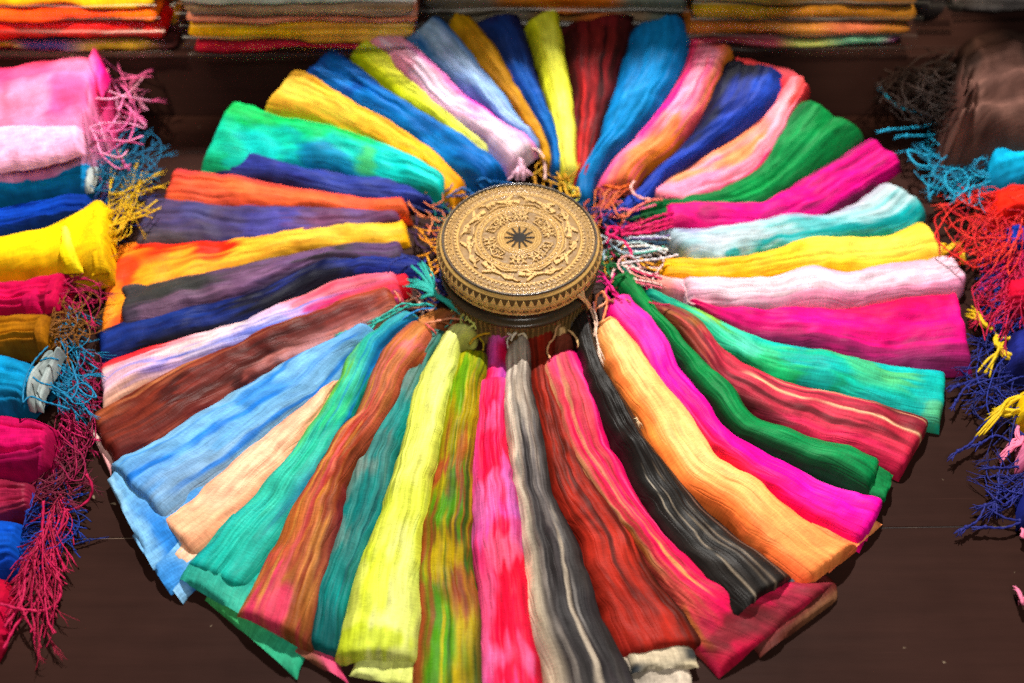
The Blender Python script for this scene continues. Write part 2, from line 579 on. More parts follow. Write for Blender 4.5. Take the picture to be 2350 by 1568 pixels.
# ============================================================ the setting: table planks, ledge
def wood(name, base, rough, spec):
    m, nt, b = new_mat(name)
    tc = N(nt, 'ShaderNodeTexCoord')
    mp = N(nt, 'ShaderNodeMapping')
    mp.inputs['Scale'].default_value = (2.2, 26, 26)
    nt.links.new(tc.outputs['Object'], mp.inputs['Vector'])
    g = noise(nt, mp.outputs[0], 3.0, 6.0, 0.65)
    blot = noise(nt, tc.outputs['Object'], 5.0, 4.0, 0.6)
    speck = noise(nt, tc.outputs['Object'], 95.0, 1.0)
    f = math_n(nt, 'ADD', mapr(nt, g, 0.3, 0.7, 0.87, 1.11), mapr(nt, blot, 0.3, 0.75, -0.2, 0.3))
    mq = N(nt, 'ShaderNodeMapping')
    mq.inputs['Scale'].default_value = (5, 230, 5)
    mq.inputs['Rotation'].default_value = (0, 0, 0.22)
    nt.links.new(tc.outputs['Object'], mq.inputs['Vector'])
    scr = noise(nt, mq.outputs[0], 1.0, 1.0)
    f = math_n(nt, 'ADD', f, mapr(nt, scr, 0.74, 0.80, 0.0, 0.55))       # old scratches
    rgb = N(nt, 'ShaderNodeRGB')
    rgb.outputs[0].default_value = (*base, 1)
    c = scale_col(nt, rgb.outputs[0], f)
    mix = N(nt, 'ShaderNodeMix', data_type='RGBA')
    nt.links.new(mapr(nt, speck, 0.775, 0.81, 0, 0.9), mix.inputs['Factor'])
    nt.links.new(c, mix.inputs['A'])
    mix.inputs['B'].default_value = (0.20, 0.15, 0.10, 1)
    nt.links.new(mix.outputs['Result'], b.inputs['Base Color'])
    nt.links.new(mapr(nt, blot, 0.3, 0.7, rough - 0.07, rough + 0.1), b.inputs['Roughness'])
    b.inputs['Specular IOR Level'].default_value = spec
    bp = N(nt, 'ShaderNodeBump')
    bp.inputs['Strength'].default_value = 0.25
    bp.inputs['Distance'].default_value = 0.001
    nt.links.new(g, bp.inputs['Height'])
    nt.links.new(bp.outputs[0], b.inputs['Normal'])
    return m


M_TABLE = wood('dark_lacquered_wood', (0.0225, 0.0089, 0.0066), 0.5, 0.05)
M_LEDGE = wood('dark_stained_wood', (0.026, 0.011, 0.009), 0.6, 0.04)


def box_mesh(name, x0, x1, y0, y1, z0, z1, bev=0.0012, yl=None):
    """a board with small chamfers; yl shifts the y edges linearly with x: (slope0, slope1)"""
    s0, s1 = yl or (0, 0)
    V = []
    for z, i in ((z0, 0), (z1 - bev, 0), (z1, bev)):
        for (x, y) in ((x0 + i, y0 + i), (x1 - i, y0 + i), (x1 - i, y1 - i), (x0 + i, y1 - i)):
            V.append((x, y + (s0 if y < (y0 + y1) / 2 else s1) * x, z))
    F = [(3, 2, 1, 0), (8, 9, 10, 11)]
    for k in (0, 4):
        for j in range(4):
            F.append((k + j, k + (j + 1) % 4, k + 4 + (j + 1) % 4, k + 4 + j))
    return mesh_np(name, V, np.array(F), False)


tt = tag(empty('table_top'), kind='structure')
tt['label'] = 'dark brown lacquered plank table under the scarves'
seam1a, seam1b = at(240, 1236), at(2060, 1211)
k1 = (seam1b[1] - seam1a[1]) / (seam1b[0] - seam1a[0])
c1 = seam1a[1] - k1 * seam1a[0]
c2 = at(400, 349)[1]
edges = [(0.02, k1), (c1, k1), (c2, 0.0), (LEDGE_Y, 0.0)]
for (ya, ka), (yb, kb) in zip(edges[:-1], edges[1:]):
    link('plank', box_mesh('plank', -1.15, 1.15, ya + 0.0005, yb - 0.0005, -0.03, 0.0, 0.0006, (ka, kb)), M_TABLE, tt)
M_SEAM, _nt, _b = new_mat('worn_highlit_seam_wood')
_tc = N(_nt, 'ShaderNodeTexCoord')
_n = noise(_nt, _tc.outputs['Object'], 14.0, 4.0)
_mx = N(_nt, 'ShaderNodeMix', data_type='RGBA')
_nt.links.new(mapr(_nt, _n, 0.5, 0.62, 0, 1), _mx.inputs['Factor'])
_mx.inputs['A'].default_value = (0.012, 0.006, 0.005, 1)
_mx.inputs['B'].default_value = (0.085, 0.05, 0.03, 1)  # broken tan line: worn edge together with its highlight, painted as colour
_nt.links.new(_mx.outputs['Result'], _b.inputs['Base Color'])
_b.inputs['Roughness'].default_value = 0.8
for (ya, ka) in edges[1:3]:
    link('seam', box_mesh('seam', -1.15, 1.15, ya - 0.0005, ya + 0.0005, -0.028, -0.0003, 0.0001, (ka, ka)), M_SEAM, tt)
link('underside', box_mesh('underside', -1.15, 1.15, -0.1, 1.3, -0.05, -0.032), M_TABLE, tt)

lg = tag(empty('ledge'), kind='structure')
lg['label'] = 'raised dark wooden ledge behind the fan'
link('front_board', box_mesh('front_board', -1.2, 1.2, LEDGE_Y, LEDGE_Y + 0.018, 0.0005, LEDGE_Z - 0.001, 0.0015), M_LEDGE, lg)
link('top_board', box_mesh('top_board', -1.2, 1.2, LEDGE_Y + 0.0185, 2.4, LEDGE_Z - 0.02, LEDGE_Z, 0.0015), M_LEDGE, lg)

# ============================================================ the drum
DC = at(1192, 543, 0.095)
DX, DY, DR, DZ = DC[0], DC[1], 0.0862, 0.095


def drum_mat(name, colhi, collo, rough=0.46, coat=0.12):
    m, nt, b = new_mat(name)
    a = N(nt, 'ShaderNodeAttribute')
    a.attribute_name = 'dye'
    tc = N(nt, 'ShaderNodeTexCoord')
    n = noise(nt, tc.outputs['Object'], 160, 4.0)
    n2 = noise(nt, tc.outputs['Object'], 22, 3.0)
    f = math_n(nt, 'ADD', mapr(nt, n, 0.3, 0.7, 0.84, 1.12), mapr(nt, n2, 0.3, 0.7, -0.1, 0.1))
    nt.links.new(scale_col(nt, a.outputs['Color'], f), b.inputs['Base Color'])
    nt.links.new(mapr(nt, n2, 0.3, 0.7, rough - 0.08, rough + 0.12), b.inputs['Roughness'])
    b.inputs['Coat Weight'].default_value = coat
    b.inputs['Coat Roughness'].default_value = 0.15
    b.inputs['Specular IOR Level'].default_value = 0.18
    bp = N(nt, 'ShaderNodeBump')
    bp.inputs['Strength'].default_value = 0.3
    bp.inputs['Distance'].default_value = 0.0006
    nt.links.new(n, bp.inputs['Height'])
    nt.links.new(bp.outputs[0], b.inputs['Normal'])
    nt.links.new(bp.outputs[0], b.inputs['Coat Normal'])
    return m


M_DRUM = drum_mat('varnished_bronze_paint', None, None)
M_BLACK = drum_mat('black_lacquer', None, None, 0.35, 0.3)
TAN, TANLO, BLK = lin('c79f5e') * 0.85, lin('93703a') * 0.85, lin('2b231b')
drum = tag(empty('drum', (DX, DY, 0.0)), 'tan bronze drum with a dark star on its relief top, amid the scarf fan', 'drum')


def flatcol(V, c):
    return np.tile(np.asarray(c), (len(V), 1))


# the top plate: a polar sheet with raised rings
def top_height(r, ph):
    h = np.zeros_like(r)
    for c, w, a in ((0.215, .011, .0011), (0.246, .011, .0012), (0.277, .011, .0012), (0.505, .011, .0011),
                    (0.572, .012, .0012), (0.812, .014, .0014), (0.885, .005, .0005), (0.935, .005, .0005)):
        h = np.maximum(h, a * np.exp(-((r - c) / w) ** 4))
    # lozenge strip between the two inner rings
    s = ph * 44 / (2 * np.pi)
    tri = np.abs(((s + 0.5) % 1) - 0.5) * 2
    zz = np.exp(-(((r - 0.538) / 0.022 - (tri * 2 - 1) * 0.9) / 0.35) ** 2)
    h = np.maximum(h, 0.0006 * zz * (np.abs(r - 0.538) < 0.026))
    # twelve rays of the sun
    a12 = np.abs(((ph * 12 / (2 * np.pi)) % 1) - 0.5) * 2     # 1 on the ray axis
    ray_ = np.clip((a12 - 0.35 - 3.2 * np.clip(r - 0.075, 0, 1)) * 8, 0, 1) * (r < 0.195)
    ray_ = np.maximum(ray_, (r < 0.085) * 1.0)
    h = np.maximum(h, 0.0012 * ray_)
    # the worn, hand-cast ground
    h = h + 0.00020 * (vn(r * np.cos(ph) * 30 + 50, r * np.sin(ph) * 30 + 50, 21) - 0.5) \
          + 0.00008 * (vn(r * np.cos(ph) * 75 + 150, r * np.sin(ph) * 75 + 150, 22) - 0.5)
    return h, ray_


nr_, np_ = 150, 420
rr = np.linspace(0.2, 0.985, nr_)[:, None] * np.ones((1, np_))
pp = np.linspace(0, 2 * np.pi, np_, endpoint=False)[None, :] * np.ones((nr_, 1))
hh, rayf = top_height(rr, pp)
V = np.stack([DX + DR * rr * np.cos(pp), DY + DR * rr * np.sin(pp), DZ - 0.0022 + hh + 0 * rr], -1).reshape(-1, 3)
mixf = np.clip(hh / 0.0009, 0, 1)[..., None]
grd = 0.55 + 0.6 * vn(rr * np.cos(pp) * 14 + 30, rr * np.sin(pp) * 14 + 30, 23)[..., None]
lo = lin('806032') * 0.85 * (0.8 + 0.3 * grd)
cc = lo * (1 - mixf) + TAN * mixf
cc = cc * (1 - rayf[..., None]) + lin('2a2420') * rayf[..., None]
link('top_plate', mesh_np('top_plate', V, grid_faces(np_, nr_, 0, True), True, cc.reshape(-1, 3)), M_DRUM, drum)
M_STAR = drum_mat('worn_black_paint', None, None, 0.75, 0.0)
rr = np.linspace(0.004, 0.1995, 40)[:, None] * np.ones((1, np_))
pp = np.linspace(0, 2 * np.pi, np_, endpoint=False)[None, :] * np.ones((40, 1))
hh, rayf = top_height(rr, pp)
V = np.stack([DX + DR * rr * np.cos(pp), DY + DR * rr * np.sin(pp), DZ - 0.0022 + hh], -1).reshape(-1, 3)
cc = lin('a8824a') * 0.8 * (1 - rayf[..., None]) + lin('1e1a18') * rayf[..., None]
link('sun_star', mesh_np('sun_star', V, [grid_faces(np_, 40, 0, True), np.arange(np_)[None, ::-1]], True, cc.reshape(-1, 3)), M_STAR, drum)


def revolve(prof, n=180):
    prof = np.asarray(prof, float)
    ph = np.linspace(0, 2 * np.pi, n, endpoint=False)[None, :]
    r, z = prof[:, :1], prof[:, 1:2]
    V = np.stack([DX + r * np.cos(ph), DY + r * np.sin(ph), z + 0 * ph], -1).reshape(-1, 3)
    return V, grid_faces(n, len(prof), 0, True)[:, ::-1]


def smooth_prof(pts, n=40):
    C, _ = hermite(np.array([(p[0], p[1], 0) for p in pts]), n)
    return C[:, :2]


V, F = revolve([(0.0846, .0925), (0.0850, .0950), (0.0859, .0959), (0.0870, .0955), (0.0876, .0942), (0.0877, .0925)])
link('rim_ring', mesh_np('rim_ring', V, F, True, flatcol(V, lin('4a4036'))), M_BLACK, drum)
BULGE = smooth_prof([(0.0876, .0936), (0.0905, .0895), (0.0930, .0835), (0.0936, .077), (0.0928, .0705), (0.0895, .065), (0.083, .063)], 60)
V, F = revolve(BULGE)
zz_ = V[:, 2]
cb = np.tile(lin('d0a860') * 0.9, (len(V), 1))
tt_ = np.repeat(np.arange(60) / 59.0, 180)
dark_rows = ((tt_ > 0.11) & (tt_ < 0.345)) | ((tt_ > 0.69) & (tt_ < 0.85))
cb[dark_rows] = lin('5a4426')
link('upper_body', mesh_np('upper_body', V, F, True, cb), M_DRUM, drum)
V, F = revolve(smooth_prof([(0.084, .0635), (0.0815, .060), (0.081, .054), (0.082, .049), (0.0855, .047)], 20))
link('waist_groove', mesh_np('waist_groove', V, F, True, flatcol(V, lin('33291d'))), M_BLACK, drum)
V, F = revolve(smooth_prof([(0.0835, .0475), (0.0890, .0478), (0.0912, .0464), (0.0912, .0442), (0.0885, .0425)], 16))
link('foot_flange', mesh_np('foot_flange', V, F, True, flatcol(V, lin('463a2a'))), M_BLACK, drum)
V, F = revolve(smooth_prof([(0.0888, .043), (0.0862, .028), (0.0855, .012), (0.0875, .0005)], 16))
link('foot', mesh_np('foot', V, F, True, flatcol(V, lin('6e5530'))), M_DRUM, drum)


# relief pieces: prisms set on the plate or on the bulge
def on_top(s, r, h):
    """s = arc angle, r in plate radii"""
    return np.array([DX + DR * r * math.cos(s), DY + DR * r * math.sin(s), DZ - 0.0022 + h])


def on_bulge(s, t, h):
    k = t * (len(BULGE) - 1)
    i = min(int(k), len(BULGE) - 2)
    p = BULGE[i] + (BULGE[i + 1] - BULGE[i]) * (k - i)
    d = BULGE[i + 1] - BULGE[i]
    nrm = np.array([-d[1], d[0]]) / np.hypot(*d)
    q = p + nrm * h * (1 if nrm[0] > 0 else -1)
    return np.array([DX + q[0] * math.cos(s), DY + q[0] * math.sin(s), q[1]])


def prism(fn, poly, h, lean=0.82):
    c = np.mean(poly, 0)
    base = [fn(a, b, -0.0004) for a, b in poly]
    top = [fn(*(c + (np.array(p) - c) * lean), h) for p in poly]
    n = len(poly)
    F = [np.array([[i, (i + 1) % n, n + (i + 1) % n, n + i] for i in range(n)]), np.arange(n, 2 * n)[None, :]]
    return np.array(base + top), F


def relief(name, parts, col, stuff=True, mat=None):
    V, F = join_np(parts)
    o = link(name, mesh_np(name, V, F, False, flatcol(V, col)), mat or M_DRUM, drum)
    if stuff:
        o['kind'] = 'stuff'
    return o


def row_of_teeth(fn, n, b0, b1, h, col, fill=0.92, off=0.0, name='tooth_band'):
    w = 2 * math.pi / n * fill / 2
    parts = []
    for k in range(n):
        s = 2 * math.pi * (k + off) / n
        parts.append(prism(fn, [(s - w, b0), (s + w, b0), (s, b1)], h, 0.8))
    return relief(name, parts, col)


def row_of_rings(fn, n, b, ra, aspect, h, col, off=0.0, name='circle_band'):
    """little cast circles with a dot in the middle and a slanting tie between them"""
    parts = []
    for k in range(n):
        s = 2 * math.pi * (k + off) / n
        vs, m = [], 10
        for (f, hh_) in ((1.0, -0.0004), (0.92, h), (0.6, h), (0.5, -0.0004)):
            for j in range(m):
                a = 2 * math.pi * j / m
                vs.append(fn(s + ra * f * math.cos(a) * aspect, b + ra * f * math.sin(a), hh_))
        parts.append((np.array(vs), grid_faces(m, 4, 0, True)))
        d = 2 * math.pi / n
        e = ra * 0.32
        parts.append(prism(fn, [(s + ra * aspect * 1.15, b - ra), (s + d - ra * aspect * 1.15, b + ra - e), (s + d - ra * aspect * 1.15, b + ra), (s + ra * aspect * 1.15, b - ra + e)], h * 0.8, 0.95))
    return relief(name, parts, col)


row_of_teeth(on_top, 96, 0.972, 0.940, 0.0013, TAN)
row_of_teeth(on_top, 88, 0.826, 0.868, 0.0013, TAN)
row_of_rings(on_top, 56, 0.905, 0.016, 1.1, 0.0011, TAN * 0.95)
row_of_teeth(on_top, 60, 0.518, 0.548, 0.0008, TAN)
row_of_teeth(on_bulge, 70, 0.345, 0.12, 0.0009, lin('d8b068') * 0.9, .98)
row_of_teeth(on_bulge, 70, 0.69, 0.84, 0.0009, lin('d0a860') * 0.9, .98)
row_of_rings(on_bulge, 46, 0.53, 0.060, 0.62, 0.0006, lin('4a3620'))
for t_ in (0.335, 0.395, 0.665, 0.71):
    w_ = 0.008
    ph_ = np.linspace(0, 2 * np.pi, 160, endpoint=False)
    vs = np.array([on_bulge(s, t, h) for (t, h) in ((t_ - w_ * 1.4, -0.0003), (t_ - w_, .0007), (t_ + w_, .0007), (t_ + w_ * 1.4, -0.0003)) for s in ph_])
    link('ring_line', mesh_np('ring_line', vs, grid_faces(160, 4, 0, True)[:, ::-1], True, flatcol(vs, lin('cda661') * 0.85)), M_DRUM, drum)
# vertical ribs of the foot
parts = []
for k in range(90):
    s = 2 * math.pi * k / 90
    w = 0.012 + 0.006 * ((k * 7) % 5 == 0)
    vs = []
    for z, r in ((0.006, 0.0868), (0.020, 0.0862), (0.040, 0.0882)):
        for ds, h in ((-w, 0.0), (-w * .7, .0007), (w * .7, .0007), (w, 0.0)):
            vs.append((DX + (r + h) * math.cos(s + ds), DY + (r + h) * math.sin(s + ds), z))
    parts.append((np.array(vs), grid_faces(4, 3)))
relief('rib_band', parts, lin('8e7040'))


# long-billed birds flying round the outer frieze; figures and huts in the inner one
def poly_piece(name, polys, s0, col, h, rc):
    parts = []
    for poly in polys:
        parts.append(prism(on_top, [(s0 + a / rc, b) for a, b in poly], h, 0.93))
    V, F = join_np(parts)
    return link(name, mesh_np(name, V, F, False, flatcol(V, col)), M_DRUM, drum)


def bar2(x0, y0, x1, y1, w0, w1=None):
    w1 = w0 if w1 is None else w1
    d = np.array([x1 - x0, y1 - y0])
    n = np.array([-d[1], d[0]]) / (np.hypot(*d) + 1e-9)
    return [tuple(np.array([x0, y0]) + n * w0), tuple(np.array([x0, y0]) - n * w0), tuple(np.array([x1, y1]) - n * w1), tuple(np.array([x1, y1]) + n * w1)]


rsd = np.random.RandomState(5)
for k in range(8):
    s0 = 2 * math.pi * (k + 0.35) / 8
    j = rsd.normal(0, 0.008, 8)
    bird = [bar2(-0.20, 0.64 + j[0], -0.11, 0.665, .038, .022),               # tail fan
            bar2(-0.11, 0.668, 0.03, 0.675, .022, .034),                      # body
            bar2(0.03, 0.675, 0.12, 0.70 + j[1], .024, .010),                 # breast to neck
            bar2(0.12, 0.70 + j[1], 0.20, 0.745 + j[2], .010, .015),          # neck, head
            bar2(0.20, 0.745 + j[2], 0.30, 0.735 + j[3], .010, .003),         # long bill
            bar2(-0.02, 0.69, -0.11, 0.775, .028, .010),                      # wings
            bar2(0.0, 0.65, -0.09, 0.602, .022, .008)]
    poly_piece('bird', bird, s0, lin('c49c5a') * 0.9, 0.0024, 0.69)
    # a bent line running behind the bird and a perched bird under it
    poly_piece('bent_line', [bar2(-0.24, 0.60, -0.13, 0.590, .007), bar2(-0.13, 0.590, 0.02, 0.63, .007), bar2(0.02, 0.63, 0.20, 0.60, .007)], s0 + 0.14, TAN * 0.95, 0.0022, 0.62)
    s1 = s0 + 0.36
    poly_piece('perched_bird', [bar2(-.05, .71, .03, .72, .020, .026), bar2(.03, .73, .065, .765, .014, .012), bar2(.065, .765, .12, .76, .008, .002), bar2(-.05, .71, -.10, .685, .016, .024), bar2(-.01, .70, -.02, .645, .006), bar2(.02, .70, .02, .645, .006)], s1, lin('bc9454') * 0.9, 0.0022, 0.7)
for k in range(10):
    s0 = 2 * math.pi * (k + 0.2) / 10
    if k % 5 in (0, 2, 3):
        man = [bar2(0, .36, 0, .41, .022, .016), bar2(0, .415, 0, .44, .016, .013), bar2(-.01, .36, -.045, .315, .008), bar2(.01, .36, .035, .31, .008),
               bar2(0, .395, .065, .42, .008), bar2(0, .395, -.06, .375, .008), bar2(.065, .33, .068, .475, .0045), bar2(0, .44, -.035, .475, .008, .003), bar2(0, .44, .02, .48, .008, .003)]
        poly_piece('dancer_figure', man, s0, lin('c8a05e') * 0.9, 0.0022, 0.4)
        poly_piece('dancer_figure', [[tuple(np.array(p) * [-1, 1] + [0.12, -0.005]) for p in q][::-1] for q in man], s0, lin('c8a05e') * 0.9, 0.0021, 0.4)
    elif k % 5 == 1:
        poly_piece('hut_figure', [bar2(-.10, .335, .10, .335, .006), bar2(-.09, .335, -.06, .43, .006), bar2(.09, .335, .06, .43, .006), bar2(-.12, .425, 0, .475, .008), bar2(0, .475, .12, .425, .008), bar2(0, .335, 0, .46, .006), bar2(-.05, .36, .05, .40, .005), bar2(-.05, .40, .05, .36, .005)], s0, lin('c29a58') * 0.9, 0.0021, 0.4)
    else:
        poly_piece('rack_figure', [bar2(-.09, .33, .10, .345, .006), bar2(-.10, .44, .09, .45, .006), bar2(-.09, .32, -.10, .46, .005), bar2(-.03, .33, -.06, .45, .005), bar2(.03, .33, .01, .45, .005), bar2(.10, .33, .09, .46, .005), bar2(-.02, .35, .06, .43, .009)], s0, lin('c29a58') * 0.9, 0.0021, 0.4)

# ============================================================ bagged scarves on the ledge
def film_material():
    m, nt, b = new_mat('clear_plastic_film')
    tr = N(nt, 'ShaderNodeBsdfTransparent')
    gl = N(nt, 'ShaderNodeBsdfGlossy')
    gl.inputs['Roughness'].default_value = 0.3
    gl.inputs['Color'].default_value = (1, 0.97, 0.92, 1)
    fr = N(nt, 'ShaderNodeFresnel')
    fr.inputs['IOR'].default_value = 1.5
    mx = N(nt, 'ShaderNodeMixShader')
    nt.links.new(math_n(nt, 'MULTIPLY', fr.outputs[0], 0.62), mx.inputs[0])
    nt.links.new(tr.outputs[0], mx.inputs[1])
    nt.links.new(gl.outputs[0], mx.inputs[2])
    nt.links.new(mx.outputs[0], nt.nodes['Material Output'].inputs['Surface'])
    return m


M_FILM = film_material()


def slab(x0, x1, y0, y1, z0, z1, seed, bulge=0.004):
    """a folded scarf seen end on: a soft rounded slab"""
    nx, ns = 40, 26
    X = np.linspace(0, 1, nx)[:, None] * np.ones((1, ns))
    a = np.linspace(0, 2 * np.pi, ns, endpoint=False)[None, :] * np.ones((nx, 1))
    cy, cz = (y0 + y1) / 2, (z0 + z1) / 2
    hy, hz = (y1 - y0) / 2, (z1 - z0) / 2
    e = np.clip(np.minimum(X, 1 - X) / 0.03, 0, 1) ** 0.5
    sg = lambda v, p: np.sign(v) * np.abs(v) ** p
    Y = cy + hy * sg(np.cos(a), 0.35) * (0.97 + 0.03 * e)
    Z = cz + hz * sg(np.sin(a), 0.55) * (0.35 + 0.65 * e)
    wv = bulge * (vn(X * 5, a * 0.4, seed) - 0.5) * 2
    Y = Y + wv * 1.5 * (np.cos(a) < 0) + 0.004 * (vn(X * 16, a * 2, seed + 1) - 0.5)
    Z = Z + 0.5 * wv
    V = np.stack([x0 + (x1 - x0) * X, Y, Z], -1).reshape(-1, 3)
    uv = np.stack([X * (x1 - x0), a * 0.02], -1).reshape(-1, 2)
    F = [grid_faces(ns, nx, 0, True), np.arange(ns)[None, ::-1], (np.arange(ns) + (nx - 1) * ns)[None, :]]
    return V, F, uv, X, a


def film_mesh(x0, x1, y0, y1, zs, seed):
    """clear film drawn tight over the folds of a stack: it bellies over every layer and closes flat on top"""
    nx, per = 150, 12
    prof = []
    for za, zb in zip(zs[:-1], zs[1:]):
        for k in range(per):
            a = math.pi * (k + 0.5) / per
            prof.append((y0 - 0.003 - 0.30 * (zb - za) * math.sin(a), 0.5 * (za + zb) - 0.5 * (zb - za) * math.cos(a)))
    prof += [(y0 + 0.004 + (y1 - y0) * k / 6, zs[-1] + 0.003) for k in range(7)]
    prof = np.array(prof)
    X = np.linspace(0, 1, nx)[None, :] * np.ones((len(prof), 1))
    L = (x1 - x0)
    q = np.arange(len(prof))[:, None] / per
    w = 0.0022 * (vn(X * L / 0.045, q * 0.8, seed) - 0.5) + 0.0012 * (vn(X * L / 0.018, q * 1.1, seed + 1) - 0.5)
    Y = prof[:, :1] + w
    Z = prof[:, 1:] + 0.6 * w + 0.0030 * (vn(X * L / 0.09, q * 0.3, seed + 2) - 0.5)
    Xw = x0 + L * X + 0.003 * (vn(X * 3, q * 2, seed + 3) - 0.5)
    V = np.stack([Xw, Y, Z], -1).reshape(-1, 3)
    return mesh_np('plastic_bag', V, grid_faces(nx, len(prof)), True)


def package(label, xa, xb, y, z0, layers, seed, depth=0.22, hang=0.0):
    """layers: (height, colour) from the bottom, colours one or more words across"""
    x0, x1 = at(xa, 100, LEDGE_Z)[0] * (y / at(xa, 100, LEDGE_Z)[1]), at(xb, 100, LEDGE_Z)[0] * (y / at(xb, 100, LEDGE_Z)[1])
    t = tag(empty('scarf_package', ((x0 + x1) / 2, y, z0)), label, 'package', 'bagged stacks of scarves on the ledge')
    z = z0
    zs = [z0 + 0.001]
    rs = np.random.RandomState(seed)
    for i, (h, c) in enumerate(layers):
        jl, jr, jy = rs.uniform(-.006, .006), rs.uniform(-.006, .006), rs.uniform(0, .008)
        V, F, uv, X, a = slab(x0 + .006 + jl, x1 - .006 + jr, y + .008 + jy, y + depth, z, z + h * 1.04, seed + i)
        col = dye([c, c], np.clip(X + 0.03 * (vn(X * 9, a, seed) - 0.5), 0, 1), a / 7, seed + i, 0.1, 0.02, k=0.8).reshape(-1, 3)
        link('folded_scarf', mesh_np('folded_scarf', V, F, True, col, uv), M_COTTON, t)
        z += h
        zs.append(z)
    bag = link('plastic_bag', film_mesh(x0, x1, y, y + depth * 0.9, zs, seed), M_FILM, t)
    return t


package('bagged red and yellow scarves at the left end of the ledge', -60, 392, 1.080, LEDGE_Z,
        [(.012, 'c8a020 2b2b60 b08a2a 402020'), (.034, 'd82018 e02420 d01818'), (.016, 'f06020 e8481c ee6a1c'), (.020, 'f8c010 f6b408 f8c41c')], 31)
package('bagged pale grey, brown and golden scarves left of the fan top', 428, 965, 1.075, LEDGE_Z,
        [(.013, 'b81c34 c02038 b81a30'), (.028, 'f6b824 f8c020 f0b038 f8c850'), (.014, 'e89070 e08868 e08868'), (.018, 'a08060 a88868 987858'), (.014, 'c8c8b0 b8c0b0 c0c4b0')], 41)
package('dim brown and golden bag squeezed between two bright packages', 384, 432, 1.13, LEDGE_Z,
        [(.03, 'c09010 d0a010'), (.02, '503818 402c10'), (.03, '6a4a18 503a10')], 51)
package('bagged grey and orange scarves behind the top of the fan', 968, 1572, 1.135, LEDGE_Z,
        [(.020, '3a3428 706858 8a8070 a87840 c86830 907860 6a7468'), (.022, '504838 887c68 c87828 d87020 e07a28 808878 7a8478'), (.05, '403828 b06a28 c87020 a86830 687468')], 61)
package('bagged olive, brown and pink scarves right of the fan top', 1572, 2092, 1.085, LEDGE_Z,
        [(.014, 'a83048 983840 b85060 a8b060 70b090 904078'), (.022, 'b86828 a86020 b87838 c06848 986028'), (.026, 'b09018 a88014 a06820 8a5818 906020'), (.022, '9a8414 a08a18 7a5810 8a5814 704814')], 71)
package('dark bag between the olive package and the silvery one', 2088, 2165, 1.14, LEDGE_Z,
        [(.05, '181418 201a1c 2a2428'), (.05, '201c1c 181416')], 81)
package('silvery clear bag of white scarves at the right end of the ledge', 2160, 2460, 1.165, LEDGE_Z,
        [(.03, '6a6260 8a8484 a09a98 807a78'), (.03, '8a8080 b0a8a8 989090'), (.05, '908888 a8a0a0')], 91)

# ============================================================ the fan of scarves
FAN = 'silk scarves fanned out around the drum'


def edges_of(secs, dz, grow):
    A, B = [], []
    for ax, ay, bx, by in secs:
        d = np.array([bx - ax, by - ay], float)
        d /= np.linalg.norm(d) + 1e-9
        A.append(on_fan(ax - d[0] * grow, ay - d[1] * grow, dz))
        B.append(on_fan(bx + d[0] * grow, by + d[1] * grow, dz))
    return np.array(A), np.array(B)


def scarf(label, secs, grid, mat=None, lift=0.0, grow=8, T=0.016, Tend=0.012, folds=(), collar=None, dyeopt=None, fold_dye=None, zb=0.012, **kw):
    A, B = edges_of(secs, zb + lift, grow)
    c = 0.5 * (A.mean(0) + B.mean(0))
    t = tag(empty('silk_scarf', (c[0], c[1], 0.0)), label, 'scarf', FAN)
    mat = mat or M_SILK
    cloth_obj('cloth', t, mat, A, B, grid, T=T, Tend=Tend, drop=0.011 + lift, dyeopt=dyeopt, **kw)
    for (fs, fg, fz) in folds:        # layers of the same scarf showing under its folded end
        fa, fb = edges_of(fs, 0.004 + fz, 0)
        cloth_obj('fold', t, mat, fa, fb, fg, T=0.006, Tend=0.004, drop=0.004, nu=40, pend=6, p=4, wave=0.002, wrk=0.45, inner_round=0.0, outer_round=0.003, dyeopt=fold_dye)
    if collar:
        ca, cb_ = edges_of(collar[0], 0.010, 2)
        cloth_obj('neck', t, mat, ca, cb_, collar[1], T=0.012, Tend=0.012, drop=0.010, nu=26, wave=0.002, wrk=1.0, inner_round=0.006, outer_round=0.0)
    return t


S = {}
S['lime'] = scarf('narrow lime yellow scarf pointing straight back from the drum, beside the black and red one',
    [(1290, 415, 1325, 412), (1283, 330, 1318, 328), (1262, 230, 1308, 230), (1240, 130, 1295, 130), (1209, 42, 1276, 20)],
    ['f6f04a fdf66a f0e848', 'f4f050 fbf76c eef04c', 'e4e63c f0f058 e2e23c', 'd8dc2e e4e648 d2d42c'], lift=.006)
S['blackred'] = scarf('black and dark red streaked scarf behind the drum, between lime and blue scarves',
    [(1322, 440, 1342, 440), (1316, 330, 1376, 330), (1314, 260, 1398, 262), (1308, 176, 1416, 176), (1297, 100, 1440, 100), (1287, 58, 1450, 22)],
    ['981820 a81c20 8a181c', '8a161c a82024 5a1418', '7a181c 98242a 381014', '6a161a 902428 3a1216', '40161a 74201f 2c1012', '481418 701c20 381012'],
    dyeopt=dict(stripes=[(.3,.3,.03,'d83434',.0,.65,.9),(.5,.52,.04,'d83838',.1,.6,.8),(.65,.62,.03,'2a0c10',.1,1,.9),(.42,.4,.02,'34100f',0,1,.9),(.15,.12,.04,'3a1214',.3,1,.8),(.85,.85,.06,'24100f',.2,1,.8)], streak=.9, scol='2a0c10', warp=.2))
